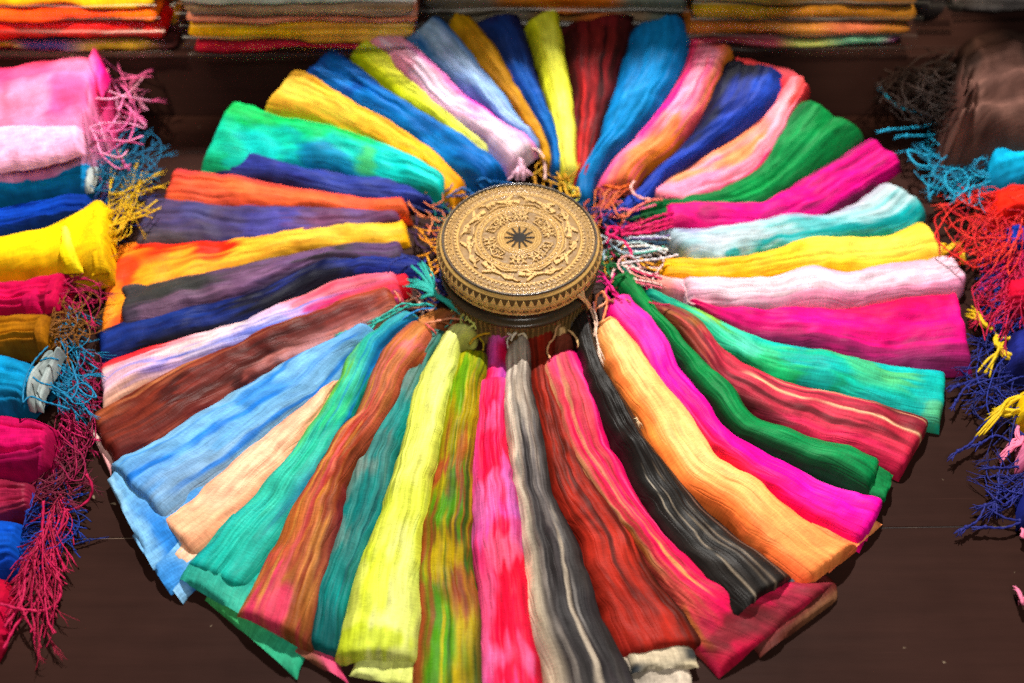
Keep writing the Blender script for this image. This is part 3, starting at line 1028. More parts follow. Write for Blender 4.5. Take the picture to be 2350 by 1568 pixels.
S['azure'] = scarf('wide plain azure blue scarf behind the drum with its squared end up on the ledge',
    [(1326, 460, 1352, 466), (1328, 402, 1368, 402), (1376, 320, 1432, 330), (1394, 254, 1511, 254), (1425, 168, 1562, 168), (1440, 110, 1582, 100), (1452, 58, 1566, 38)],
    ['0a64a8 0f70b4 0a5fa2', '0f86d0 1892dc 0a74be', '128cd8 229ce6 0f7cc8', '0f86d0 1a90da 0d78c0', '0c7cc4 1488d0 0b70b4'], lift=.005, dyeopt=dict(k=0.66, streak=.3, scol='0a5a9c'))
S['pinkorange'] = scarf('hot pink and orange striped scarf leaning right of the azure blue one',
    [(1372, 430, 1448, 430), (1392, 392, 1472, 391), (1432, 340, 1522, 356), (1491, 273, 1600, 273), (1561, 176, 1649, 178), (1590, 84, 1681, 108)],
    ['f06a8a f07a50 e88038', 'fb7fa6 f98c52 f5812a', 'ff6fb0 ff8f58 f57f28', 'fb1c8e ff9cc0 f7802e', 'e8306a ff8fa8 f0812e', 'e84060 f06a60 d8802e'],
    lift=.004, dyeopt=dict(stripes=[(.15,.25,.07,'ff1488',.25,.85,.9),(.45,.5,.04,'ffb0c8',.35,.85,.9),(.3,.1,.05,'e83060',.7,1.05,.8),(.6,.55,.03,'e8404c',.6,1.05,.7)], streak=.5, scol='ff0a86', feather=.2))
S['indigo'] = scarf('dark navy scarf with brighter blue cloudy patches, its tip outlined by the coral scarf',
    [(1398, 492, 1420, 505), (1464, 436, 1490, 458), (1483, 410, 1530, 412), (1522, 371, 1598, 371), (1584, 312, 1682, 312), (1627, 234, 1780, 236), (1672, 128, 1812, 172)],
    ['1c2c7c 24389a 1c2c80', '1e2f8c 2746b8 1d2f8e', '20347c 2748c0 1c2c84', '1c2450 2444b4 203a9c', '1a1c38 1f3494 2746b4', '141426 1a2048 203688'],
    lift=.008, dyeopt=dict(k=0.68, blots=[(.6,.4,.3,.12,'2a4cc4',.8),(.7,.65,.3,.1,'2a4cc8',.8),(.75,.88,.25,.08,'2c50c4',.9),(.25,.7,.2,.12,'181a30',.9),(.35,.5,.2,.06,'1a1e3c',.8),(.3,.95,.4,.06,'12121f',.9)], warp=.35, streak=.4, scol='161a34'))
S['coral'] = scarf('coral and pink scarf whose folded edge frames the dark navy scarf',
    [(1470, 452, 1522, 472), (1515, 415, 1575, 466), (1560, 386, 1625, 452), (1630, 350, 1705, 425), (1705, 305, 1764, 362), (1755, 258, 1812, 272), (1812, 178, 1857, 200)],
    ['ff9a8a ff8a9c f86a90', 'ff9a70 ff86a8 f52a76', 'ff9058 ff86ae f42a70', 'ff8a50 ff8c84 f83a64', 'ff7a58 ff8f86 ff90b0', 'f84a4a ff9aa8 f8506a', 'f04048 f85a58 f04048'],
    dyeopt=dict(k=0.88, stripes=[(.2,.75,.10,'ff9a58',.1,.7,.8),(.85,.55,.08,'ff9ab4',.05,.75,.8),(.97,.9,.06,'f01c68',.0,.7,.9),(.5,.5,.10,'ffa8b0',.7,1,.7)], feather=.2), folds=[([(1690, 128, 1676, 190), (1755, 145, 1745, 200), (1825, 162, 1812, 215), (1853, 192, 1832, 232)], ['f0484a e03a48', 'f8606a e83848'], .014)])
S['green'] = scarf('plain bottle green scarf opening wide towards the back right corner',
    [(1462, 488, 1470, 512), (1560, 460, 1570, 495), (1650, 440, 1722, 484), (1735, 390, 1800, 438), (1765, 340, 1888, 384), (1788, 285, 1974, 324), (1842, 226, 1981, 302)],
    ['0e5c30 127038 0e5c30', '0f7a3c 149048 0d6a34', '0d8040 16994c 0e7a3c', '0c8a46 17a052 0e8440', '0d8644 149448 0c783a'], dyeopt=dict(k=0.64, streak=.4, scol='084a24'), pleats=((.1, .003, .12), (-.5, .002, .1)))
S['magentaplum'] = scarf('magenta scarf with dark plum stripes at its end, above the white and turquoise one',
    [(1520, 476, 1530, 527), (1537, 473, 1545, 524), (1651, 469, 1655, 525), (1744, 472, 1770, 520), (1803, 434, 1881, 494), (1901, 376, 1994, 424), (2012, 310, 2072, 370)],
    ['e0106a e8127a d80f66', 'd8147a f01082 e01070', 'f8148a fb1a90 f01080', 'f8148c f8148c f4128a', 'f5168c f8128a e8128a', 'f5168c f8128a f8128a', 'f8148a f8148a f8148a'],
    lift=.003, dyeopt=dict(k=0.7, stripes=[(.12,.12,.035,'6a2448',.55,1.05,.95),(.38,.36,.035,'74284e',.6,1.05,.95),(.72,.74,.07,'6a2448',.45,.95,.9),(.95,.97,.04,'3a1828',.4,1.05,.8)], blots=[(.5,.17,.3,.04,'a81a60',.7),(.6,.42,.25,.05,'a01c64',.6)], warp=.1, streak=.3, scol='7a2050'))
S['whiteturq'] = scarf('white scarf dyed turquoise and lilac, ending right of the drum in a folded back edge',
    [(1508, 525, 1582, 598), (1530, 524, 1600, 598), (1674, 520, 1682, 594), (1803, 500, 1823, 556), (1893, 494, 1979, 548), (1979, 449, 2096, 522), (2034, 413, 2128, 478)],
    ['5a6890 b8d0dc c8dce4', 'a898cc d4dce8 c0dce4', 'b8acd4 d0e0e8 b0dce0', 'c8d8e0 b0dce0 58c8cc', 'a0d8dc 68ccd0 20b0b4', 'c4c4d8 a8d8dc 28b8bc', 'c8c4d4 b8d8dc 40c4c8', 'c0c0d0 c8d8dc 30c4c4'],
    lift=.006, T=.018, dyeopt=dict(k=0.65, stripes=[(.8,.72,.06,'14b4b8',.28,1.0,.95),(.62,.85,.05,'10a8ac',.45,1.0,.9),(.2,.25,.03,'9a88c8',.05,.8,.6),(.45,.4,.03,'78d8dc',.3,1,.8)], blots=[(.85,.22,.12,.03,'28bcc0',.9),(.9,.33,.15,.05,'18b4b8',.9),(.3,.08,.3,.05,'8a80b8',.6),(.25,.55,.2,.1,'c0b4d8',.6)], warp=.22, feather=.12, streak=.4, scol='1fb6bd'))
S['gold'] = scarf('plain golden yellow scarf on the right between the white and pale pink ones',
    [(1506, 598, 1516, 638), (1560, 597, 1570, 645), (1666, 596, 1666, 646), (1784, 578, 1784, 638), (1862, 547, 1901, 624), (1979, 546, 1965, 624), (2057, 534, 2135, 600), (2114, 507, 2176, 590)],
    ['eda01c f0a61e e09518', 'f4b02a f8b62e eaa01e', 'fab82e fcc238 f2aa22', 'ffcf48 ffd250 f6b428', 'ffd048 ffda5a fcc43c', 'fcc23a ffd650 ffd04c'], lift=.003,
    folds=[([(2150, 560, 2150, 590), (2176, 562, 2170, 588)], ['fcc23a ffd650', 'f0b020 f8c030'], .012)], dyeopt=dict(k=0.84))
S['palepink'] = scarf('pale pink scarf with a cord round its neck, on the right below the golden one',
    [(1561, 642, 1573, 690), (1600, 644, 1610, 700), (1666, 645, 1666, 704), (1764, 640, 1768, 706), (1854, 619, 1881, 702), (1932, 632, 1942, 704), (2018, 613, 2041, 690), (2120, 597, 2160, 670), (2168, 594, 2206, 660), (2200, 612, 2219, 645)],
    ['e8b0c4 ecc4d4 e8a4bc', 'e8bccc ecd0da e8a8c4', 'e8b8ca eed4dc e89ab8', 'e8b0cc eccedc e890b4', 'e8a8c8 ecc8d8 e898b8', 'e8bcd0 eccad8 e898c0'], lift=.006, T=.019,
    collar=([(1506, 640, 1500, 652), (1535, 632, 1530, 676), (1575, 642, 1583, 690)], ['f8a090 f89088', 'f8b0b8 f0889a']), dyeopt=dict(k=0.75, stripes=[(.75,.8,.05,'f088b0',.2,1,.5),(.3,.3,.04,'e8b0c4',0,1,.5)], streak=.35, scol='f07aae'))
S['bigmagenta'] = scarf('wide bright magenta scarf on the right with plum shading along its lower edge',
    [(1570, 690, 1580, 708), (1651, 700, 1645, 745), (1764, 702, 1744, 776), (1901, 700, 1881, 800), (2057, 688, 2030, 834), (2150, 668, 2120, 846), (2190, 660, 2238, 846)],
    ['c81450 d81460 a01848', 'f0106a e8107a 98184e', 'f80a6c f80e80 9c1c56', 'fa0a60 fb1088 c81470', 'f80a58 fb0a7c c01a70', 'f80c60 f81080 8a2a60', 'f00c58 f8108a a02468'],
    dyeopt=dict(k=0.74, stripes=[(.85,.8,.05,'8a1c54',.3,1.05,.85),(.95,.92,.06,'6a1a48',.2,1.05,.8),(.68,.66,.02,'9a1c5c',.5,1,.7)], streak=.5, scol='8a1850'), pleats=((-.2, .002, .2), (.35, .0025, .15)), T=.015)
S['emerald'] = scarf('turquoise and emerald scarf with yellow green blotches, on the right',
    [(1475, 660, 1478, 690), (1530, 690, 1522, 710), (1588, 711, 1580, 736), (1674, 748, 1672, 806), (1784, 788, 1764, 862), (1901, 808, 1881, 893), (2037, 836, 2018, 940), (2177, 851, 2168, 970)],
    ['0f8078 0f7a6a 0c6a58', '12a088 14a080 0f7a60', '70b84a 30c08c 148a60', '3cc8a0 58d0b0 0f8a58', '10b8a8 40c890 18b068', '58c060 10b89a 10a880', '10a8a8 50b878 10b49c', '1098b0 18b8b0 10a8a0', '18b0b0 18b8a8 28b090'],
    lift=.005, dyeopt=dict(blots=[(.3,.22,.3,.05,'88c050',.9),(.5,.75,.3,.05,'40b888',.7),(.6,.62,.35,.07,'14a8a4',.8),(.3,.55,.3,.06,'0fa8a8',.8),(.75,.45,.25,.06,'189858',.8),(.85,.97,.15,.03,'60b070',.6)], warp=.4, feather=.2, streak=.3, scol='0a7a6a'))
S['crimsonstripe'] = scarf('crimson and brown scarf with cream streaks, on the right under the turquoise one',
    [(1478, 690, 1470, 712), (1516, 704, 1508, 730), (1602, 742, 1580, 800), (1666, 804, 1640, 872), (1784, 868, 1742, 940), (1901, 890, 1842, 991), (2018, 925, 1959, 1034), (2140, 968, 2074, 1087)],
    ['b04048 8a3030 6a2820', '8a5030 a86030 7a3a24', '6a4a30 c8504a 7a3424', 'd8384e b02c40 5a2024', 'd83450 d83c54 6a2026', 'd83250 b02c40 a82a44', 'c82a4a d83a54 d82850', '8a2834 c83048 d82a50', '6a2028 b82a3c d02a50'],
    dyeopt=dict(k=0.74, stripes=[(.4,.42,.03,'f8c498',.42,1.05,.95),(.2,.2,.015,'f0a880',.5,1.05,.8),(.6,.62,.04,'4a181c',.3,1,.8),(.3,.28,.02,'5a1c24',.4,1,.7),(.8,.82,.03,'e8285c',.5,1,.8),(.3,.25,.04,'6a4a2c',.05,.4,.8)], warp=.16, feather=.25, streak=.6, scol='3a1418'))
S['darkgreen'] = scarf('dark green scarf snaking from the drum to the lower right, beside the hot pink one',
    [(1434, 622, 1398, 646), (1449, 630, 1404, 656), (1485, 682, 1448, 698), (1561, 778, 1512, 772), (1627, 848, 1566, 848), (1682, 899, 1627, 932), (1729, 957, 1682, 998), (1823, 989, 1752, 1026), (1940, 1024, 1881, 1088), (2022, 1058, 2004, 1140)],
    ['0c6a30 0f7a38 0a5426', '0f7a3a 138a44 0a4a22', '0e7c3c 168c48 0a4420', '0d7038 158a48 083818', '0d7a40 159250 0a4a26', '0c7a42 128a4c 0c5c30'], lift=.006, T=.017, dyeopt=dict(k=0.7, streak=.4, scol='06341a'),
    folds=[([(2000, 1056, 1985, 1135), (2053, 1085, 2033, 1148)], ['0c6a38 0d7840', '0a6a38 0c7840'], .012)])
S['hotpink'] = scarf('bright hot pink scarf at the lower right between dark green and orange',
    [(1440, 680, 1396, 690), (1457, 690, 1392, 712), (1515, 750, 1449, 792), (1565, 850, 1520, 902), (1627, 932, 1586, 968), (1674, 996, 1651, 1045), (1725, 1020, 1682, 1072), (1823, 1075, 1764, 1131), (1932, 1126, 1854, 1193), (2032, 1146, 1986, 1246)],
    ['f828a8 fb40a0 f81880', 'f030b0 fb30a8 f83060', 'f820b0 fa1aa0 f84050', 'fb10a0 fb1888 f8305c', 'f818a8 fb1090 f82a60', 'f43cb8 fb22ae f81070', 'fb10a8 fb0aa0 f80a80'], lift=.004, T=.018, mat=M_SHEER,
    folds=[([(1990, 1125, 1965, 1240), (2040, 1090, 1992, 1240)], ['e8106a f01070', 'e8286a f02a74'], .004)])
S['orange'] = scarf('smooth light orange scarf at the lower right, peach along its top',
    [(1410, 734, 1374, 744), (1422, 748, 1374, 760), (1457, 789, 1384, 805), (1515, 866, 1430, 902), (1586, 946, 1478, 968), (1620, 1005, 1508, 1037), (1651, 1050, 1567, 1107), (1729, 1100, 1653, 1162), (1807, 1163, 1715, 1229), (1936, 1237, 1778, 1290), (1978, 1246, 1852, 1346)],
    ['ffa868 ffb878 ffa060', 'ffae68 ffba74 ff9c54', 'ffb06a ffb870 ff8c44', 'ffae68 ffb66e ff883e', 'ffa862 ffb26a ff8042', 'ff9a58 ffa862 ff7c42', 'ff8e50 ff9c5a ff7046', 'ff7e4a ff9050 ff683e'], lift=.008, T=.019, mat=M_SHEER, wrk=.5,
    folds=[([(1900, 1165, 1830, 1240), (1995, 1185, 1900, 1290), (2028, 1200, 1905, 1312)], ['ffa468 ff8c58', 'ff9860 ff7c50'], 0.005)], dyeopt=dict(k=0.93, blots=[(.3,.5,.3,.2,'ffbc78',.6)], stripes=[(.85,.9,.10,'ff7a3c',.1,1,.7)]))
S['black'] = scarf('near black scarf with thin cream streaks at its lower end',
    [(1345, 712, 1310, 742), (1352, 740, 1318, 765), (1376, 829, 1338, 829), (1440, 926, 1367, 930), (1506, 1046, 1432, 1058), (1590, 1128, 1479, 1155), (1688, 1218, 1545, 1256), (1770, 1280, 1608, 1326), (1826, 1323, 1682, 1421)],
    ['201c1a 1d1917 221d1a', '1e1a18 1c1816 231e1b', '221d1b 1c1816 201b19', '2c2220 1c1816 221d1a', '261e1c 1d1917 211c1a', '2c2422 221e1c 1b1816 221e1c', '2a2422 1e1a18 1c1816 262220', '2a2624 1c1818 161414 242020'],
    lift=.012, T=.017, dyeopt=dict(k=0.62, stripes=[(.55,.62,.012,'c8b49c',.62,1.05,.6),(.42,.46,.010,'b8a48c',.55,1.05,.6),(.3,.34,.010,'a89078',.5,1.05,.6),(.16,.2,.014,'9a7a6a',.35,1.05,.6),(.68,.72,.010,'d8c8b0',.55,.75,.6),(.96,.97,.02,'8a7a5c',.6,1.05,.6)], blots=[], streak=.4, scol='3c3430', feather=.3), mat=M_SATIN, outer_round=.005, folds=[([(1790, 1285, 1640, 1385), (1836, 1326, 1690, 1428)], ['201c1a 241f1c', '4a5660 1c2024 8a98a4 20242a 6a7a86'], 0.01)])
S['crimsontan'] = scarf('crimson pink scarf with tan streaks, its wide end lying under the black one',
    [(1313, 797, 1252, 826), (1326, 815, 1246, 842), (1345, 848, 1246, 864), (1375, 926, 1270, 948), (1398, 1024, 1310, 1046), (1425, 1069, 1341, 1097), (1476, 1159, 1396, 1180), (1535, 1240, 1455, 1250), (1600, 1290, 1512, 1335), (1680, 1330, 1560, 1400), (1800, 1330, 1605, 1475), (1925, 1330, 1662, 1541)],
    ['f01478 e83868 c86a50', 'f01078 e84868 c87a58', 'f01070 e83e60 cc7a58', 'f01068 e82c5a c86a4c', 'f01064 f01c58 d04a50', 'f01068 ec1c52 d8484c', 'e81460 e81c54 cc4c48', 'd81458 e81c52 c04a44', 'd01450 e01a50 b83a40', 'b8183c d81850 b82444', '8a1c2c b01c3c c01840'],
    lift=.003, T=.018, Tend=.010, dyeopt=dict(stripes=[(.85,.8,.05,'b8885a',0,.75,.75),(.6,.62,.03,'c89a68',0,.6,.6),(.4,.45,.025,'8a3a2c',.0,.9,.6),(.7,.72,.02,'a04a30',.3,.9,.7),(.25,.2,.03,'ff5a9a',0,.7,.6),(.5,.56,.03,'d8a860',.45,.85,.8),(.9,.9,.03,'c07838',.5,.95,.7)], blots=[(.6,.93,.3,.03,'5a2424',.7),(.3,.97,.4,.04,'6a2a30',.7)], feather=.3, streak=.5, scol='8a4a30'),
    collar=([(1322, 762, 1272, 770), (1318, 790, 1266, 800), (1310, 825, 1268, 838)], ['7a3a2c 8a4434', '6a3024 7a3a2c']),
    folds=[([(1870, 1300, 1690, 1430), (1922, 1345, 1715, 1480), (1922, 1376, 1745, 1508)], ['6a1c26 8a2836', '5a2420 8a2430', '7a5038 5a2a24'], 0.002)])
S['rust'] = scarf('dark rust red scarf with black streaks in front of the drum',
    [(1268, 740, 1216, 742), (1270, 758, 1212, 762), (1269, 809, 1211, 812), (1278, 868, 1217, 870), (1300, 946, 1232, 948), (1336, 1054, 1251, 1038), (1380, 1120, 1279, 1162), (1462, 1245, 1330, 1252), (1505, 1327, 1350, 1330), (1590, 1425, 1392, 1428), (1625, 1484, 1436, 1512)],
    ['a02418 a8281c 8a2016', '6a2014 90281a 5a1c12', '7a1e14 9a2618 701c12', '7a1e14 9a2618 701c10', '84221a 6a2014 942418', '4a1c12 a0281c 902418', '3a1810 a82a1e 902418', '4a1a12 a0281e a82c20', '5a1c12 a82a20 a02820'],
    dyeopt=dict(k=0.7, stripes=[(.5,.55,.04,'3a140e',.3,.95,.8),(.25,.2,.05,'4a160e',.45,1,.8),(.8,.75,.03,'3a160e',.1,.7,.7)], blots=[(.5,.75,.3,.1,'c83426',.7),(.3,.93,.35,.08,'b82c20',.6),(.75,.5,.25,.1,'a82a1c',.6)], feather=.35, streak=.6, scol='2a100a'), mat=M_SHEER)
S['greyblack'] = scarf('beige and charcoal streaked scarf in front of the drum with a white cord knot',
    [(1209, 772, 1170, 784), (1212, 800, 1166, 806), (1213, 829, 1163, 829), (1218, 887, 1160, 887), (1246, 975, 1159, 968), (1253, 1015, 1166, 1015), (1262, 1112, 1177, 1112), (1304, 1206, 1193, 1229), (1340, 1296, 1205, 1327), (1380, 1405, 1216, 1425), (1435, 1513, 1244, 1534), (1490, 1640, 1262, 1640)],
    ['a09084 c0b4a4 d0c4b4', '6a6058 b8aa9c d4c8b8', '3a3432 a89888 d8c8b4', '2c2828 a09488 d8c8b4', '2a2626 6a6260 dccab0', '2a2627 3a3436 e0cbb0', '2c292b 2e2a2c dcc8ac', '2a2728 302c2e d8c4a8', '2a2828 343032 d0bca2', '302c2e 3a3436 ccb89c'],
    lift=.005, T=.017, dyeopt=dict(stripes=[(.62,.5,.035,'2a2728',.2,1.05,.9),(.4,.28,.03,'8a8480',.4,1.05,.7),(.25,.42,.03,'c8b8a4',.55,1.05,.8),(.12,.15,.03,'3a3634',.1,1.0,.8),(.72,.64,.03,'8a8078',.1,1.05,.6),(.9,.92,.04,'b8a898',.0,.9,.6)], blots=[(.7,.25,.2,.05,'6a6a66',.6),(.8,.4,.15,.04,'585c58',.6),(.85,.62,.12,.04,'70665c',.5)], feather=.3, streak=.4, scol='4a4644', warp=.1), pleats=((.12, .002, .1), (-.4, .002, .1)),
    folds=[([(1575, 1470, 1425, 1490), (1598, 1490, 1440, 1500), (1608, 1530, 1450, 1545)], ['c8b89c c0ae92 b8a88e', '3a3c3c c8b89c d0c0a4', 'c8b898 b0a48c 2c3034'], 0.009), ([(1560, 1490, 1420, 1500), (1588, 1550, 1440, 1555), (1586, 1600, 1440, 1600)], ['c8b8a4 c0b09c', 'd0c0ac 8a8074', 'ccbcaa c0b4a4'], 0.003)])
S['pinkred'] = scarf('crimson scarf with pale pink clouds running straight down from the drum, in two tiers',
    [(1162, 862, 1103, 868), (1162, 900, 1096, 905), (1161, 985, 1089, 985), (1166, 1034, 1085, 1034), (1181, 1132, 1084, 1151), (1201, 1268, 1087, 1280), (1214, 1386, 1101, 1386), (1232, 1483, 1106, 1483), (1248, 1581, 1110, 1581), (1262, 1660, 1112, 1660)],
    ['e85090 e83a78 e860a0', 'e8306a e8285c e050a0', 'e0284a e81a44 e04890', 'e03060 e81c48 e05090', 'd050a0 e0408a e060a8', 'e82044 e8244c e03c78', 'e81a38 e81c3c e85080', 'e81c3c ec1c40 e84070', 'd81a3a e82044 e05090', 'e02a54 e84080 e060a8'],
    lift=.004, T=.018, collar=([(1166, 762, 1120, 766), (1166, 800, 1117, 806), (1164, 880, 1108, 884)], ['e050a8 e868c0', 'd81848 e050b0', 'b840a0 e01c50']), dyeopt=dict(blots=[(.6,.18,.4,.05,'e868a8',.5),(.5,.42,.5,.07,'e468a8',.75),(.4,.58,.3,.05,'f07098',.6),(.6,.85,.4,.06,'e870a8',.6),(.1,.4,.2,.15,'b860b0',.5),(.8,.7,.2,.12,'f05888',.7)], stripes=[(.3,.35,.03,'e0103a',0,1,.6),(.7,.6,.04,'e81440',0,.5,.6)], warp=.35, feather=.18))
S['olive'] = scarf('olive, mustard and brick streaked scarf running down from the drum to the bottom edge',
    [(1112, 803, 1064, 806), (1115, 825, 1046, 824), (1105, 887, 1033, 887), (1098, 985, 1013, 985), (1088, 1034, 1001, 1070), (1087, 1151, 982, 1151), (1088, 1288, 960, 1288), (1102, 1405, 960, 1405), (1112, 1581, 947, 1581), (1118, 1660, 944, 1660)],
    ['9a9a10 a8a810 b0b018', '8a9410 a8a414 a8a018', 'a09418 709014 a89a18', 'b08c20 a89418 98a018', 'a88420 9a9014 b09020', '8a5020 b08820 a04a20', '4a4818 508a14 9a4a28', '3a5a18 9a3820 70801a', '8a4a20 b0961a 507a18', '5a3020 b8a01a 489014 8a4828', '4a3420 b09a1c 4a8414 8a4020', '3a2a20 a8901c 4a8018 8a3c20'],
    lift=.002, T=.017, dyeopt=dict(k=0.74, stripes=[(.2,.15,.03,'2a4418',.3,1,.9),(.55,.5,.02,'345c14',.2,1.05,.85),(.36,.3,.02,'24401a',.5,1.05,.9),(.75,.78,.03,'8a4424',.2,.9,.8),(.9,.93,.05,'a04a28',.35,1.05,.8),(.45,.62,.02,'c0a81c',.5,1.05,.8)], blots=[(.6,.12,.25,.07,'5a9a10',.8),(.75,.38,.3,.05,'a03c24',.9),(.35,.35,.2,.06,'a8502c',.7),(.6,.5,.4,.06,'4a8c14',.9),(.5,.62,.3,.05,'b89c18',.8),(.3,.72,.25,.07,'8a3c24',.7),(.6,.85,.3,.08,'4c9014',.9)], feather=.38, streak=.7, scol='2a4a14', warp=.12), mat=M_SHEER)
S['paleyellow'] = scarf('pale lemon yellow sheer scarf at the lower left with a hem layer under its end',
    [(1092, 750, 1036, 750), (1086, 770, 1020, 765), (1066, 789, 1000, 803), (1039, 868, 962, 868), (1020, 965, 939, 965), (1008, 1034, 912, 1054), (977, 1190, 869, 1190), (961, 1307, 822, 1307), (961, 1425, 787, 1425), (956, 1516, 768, 1512)],
    ['ccd080 d4d88e c8ce74', 'd4da68 dee284 d6de6c', 'd8e064 e2e67e d4dc60', 'd8e060 e2e678 d6de5c', 'd6de58 e0e470 d6de5c', 'd6dc56 dee26c c8d440', 'ccd444 dce06a d0d850', 'c2d058 dee27c c4d03c', 'b8c060 dce080 ccd45c', 'c0cc48 d8dc84 ccd458'],
    lift=.007, T=.017, mat=M_SHEER, dyeopt=dict(k=0.8, blots=[(.6,.8,.25,.1,'d0dc30',.7),(.4,.6,.3,.06,'d8e440',.6),(.5,.96,.5,.03,'bccc28',.8)], warp=.35, feather=.2),
    folds=[([(955, 1440, 845, 1440), (953, 1520, 818, 1500), (950, 1580, 800, 1548)], ['c8d058 d0d868', 'd4dc74 d8e084'], 0.006)])
S['tealgrey'] = scarf('grey green and deep teal sheer scarf beside the pale lemon one, lower left',
    [(1022, 756, 1000, 758), (1005, 790, 985, 780), (992, 809, 964, 811), (963, 887, 919, 870), (940, 965, 861, 965), (918, 1034, 815, 1044), (880, 1171, 791, 1153), (830, 1288, 767, 1251), (800, 1405, 732, 1341), (775, 1508, 704, 1490)],
    ['2f6c64 3a766c 2a665c', '3a7066 587c74 4a7068', '3a7a72 62807a 5a766c', '2a7470 4a7c76 5a7670', '1a6e6a 5a7a72 687c74', '1c706c 3a7a76 50746c', '2a7a72 1f7874 5a7a72', '12605c 2a7872 2a706c', '0f5a56 1f7c76 3a7a74', '0f4c4c 0f6664 166a6a', '0c4044 0f5656 0d4a4c'],
    T=.015, mat=M_SHEER, dyeopt=dict(blots=[(.4,.35,.5,.08,'10807c',.8),(.6,.5,.4,.06,'6a7c74',.8),(.4,.62,.5,.08,'0c6e6c',.9),(.7,.72,.3,.05,'5a7a74',.7),(.5,.85,.5,.06,'128a84',.7)], stripes=[(.5,.5,.02,'0c4a4c',.3,1,.6),(.25,.3,.03,'0a3e44',.5,1,.7)], feather=.25, streak=.35, scol='0a4a4c', warp=.25),
    folds=[([(740, 1420, 600, 1370), (770, 1505, 630, 1450), (800, 1568, 640, 1478)], ['7a3a30 a04050', 'c03a64 8a4a38', 'd04870 7a4a38 c03a60'], 0.001)])
S['copper'] = scarf('copper brown scarf with rose streaks and a pink cord at its neck, lower left',
    [(1000, 766, 962, 730), (985, 790, 930, 748), (976, 809, 886, 789), (931, 868, 853, 858), (892, 946, 814, 946), (840, 1026, 764, 998), (815, 1063, 744, 1045), (779, 1190, 654, 1190), (756, 1288, 607, 1280), (708, 1490, 538, 1408)],
    ['c04a4a b87038 a85a30', 'c04850 c87a40 a85428', 'b04a3c d8706a a05828', '9a4a28 c87848 a86030', 'a04428 c86048 9a5428', '8a3c20 a83c28 a06028', '8a2c28 b87030 b04828', '702028 b86a3c c03840', '8a3838 c08038 b83c34 b87838', '6a3a24 a05c2c a83c3c b06c30', '8a4c2c b04040 a86030 d03a5c c07834'],
    lift=.008, T=.017, dyeopt=dict(stripes=[(.55,.5,.04,'a82a34',.1,.8,.8),(.3,.3,.03,'7a2a1c',.2,1,.7),(.75,.72,.03,'c88a40',.2,1,.7),(.45,.6,.03,'d05058',.4,1.05,.7),(.15,.2,.03,'5a2a18',.4,1,.6)], blots=[(.5,.97,.12,.06,'d03a5c',.9),(.6,.7,.2,.06,'c87038',.7)], feather=.35, streak=.5, scol='6a2a18', warp=.14),
    collar=([(1062, 735, 1022, 708), (1035, 745, 995, 715), (985, 775, 955, 738)], ['8a4c2c b87038', '9a5430 c07a40']))
S['seagreen'] = scarf('sea green scarf with blue edges, spread over peach at the lower left',
    [(968, 727, 937, 717), (925, 757, 893, 740), (890, 789, 850, 768), (863, 840, 803, 819), (812, 942, 755, 920), (790, 975, 709, 975), (727, 1104, 623, 1086), (670, 1206, 537, 1176), (566, 1362, 421, 1300)],
    ['70a830 3a90a0 1870b8', '1878b8 2a9aa0 60a850', '186aa8 30a890 78b840', '188070 38b090 70b848', '0f6c88 30b48c 58b450', '127c80 2ab494 60b850', '106a88 38b8a0 28b0a0', '0f7c78 30b8a8 1c9ca0', '148878 34b8a8 28a8a4', '0f8a78 28b0a0 189490'],
    lift=.004, T=.016, mat=M_SHEER, dyeopt=dict(stripes=[(.2,.04,.03,'1468a0',.0,.95,.9),(.5,.4,.03,'1f80b0',.05,.55,.7),(.93,.97,.03,'1a60a0',.3,1.05,.7)], blots=[(.85,.35,.25,.1,'68b840',.9),(.5,.45,.3,.06,'30c078',.7),(.5,.85,.4,.08,'30b4a0',.6)], feather=.22, warp=.25),
    folds=[([(640, 1250, 520, 1170), (600, 1345, 455, 1262), (568, 1422, 408, 1326)], ['189888 1f9a90', '22a090 2f9a88', '3aa890 2f9a88'], 0.01), ([(740, 1350, 560, 1230), (728, 1440, 500, 1325), (680, 1557, 468, 1374)], ['1a9a90 30a080', '28a090 3aa070', '30a078 46a860'], 0.003)])
S['peach'] = scarf('pale peach scarf tucked between light blue and sea green, lower left',
    [(781, 868, 772, 872), (748, 926, 732, 905), (700, 996, 640, 967), (650, 1085, 525, 1056), (560, 1175, 420, 1152), (440, 1285, 362, 1190)],
    ['f0a884 f4ae88 f0a884', 'f0a480 f6b694 f0a484', 'f4a880 f8ba98 f4b094', 'eca07a f8ba98 f4a47c', 'f0a47c f6b48c f4a078'], mat=M_SHEER, T=.013, tin=.002,
    folds=[([(520, 1200, 440, 1130), (480, 1262, 400, 1185), (424, 1309, 363, 1238)], ['f0b48c f4bc98', 'f4c4a4 f0b890'], 0.008)], dyeopt=dict(k=0.88))
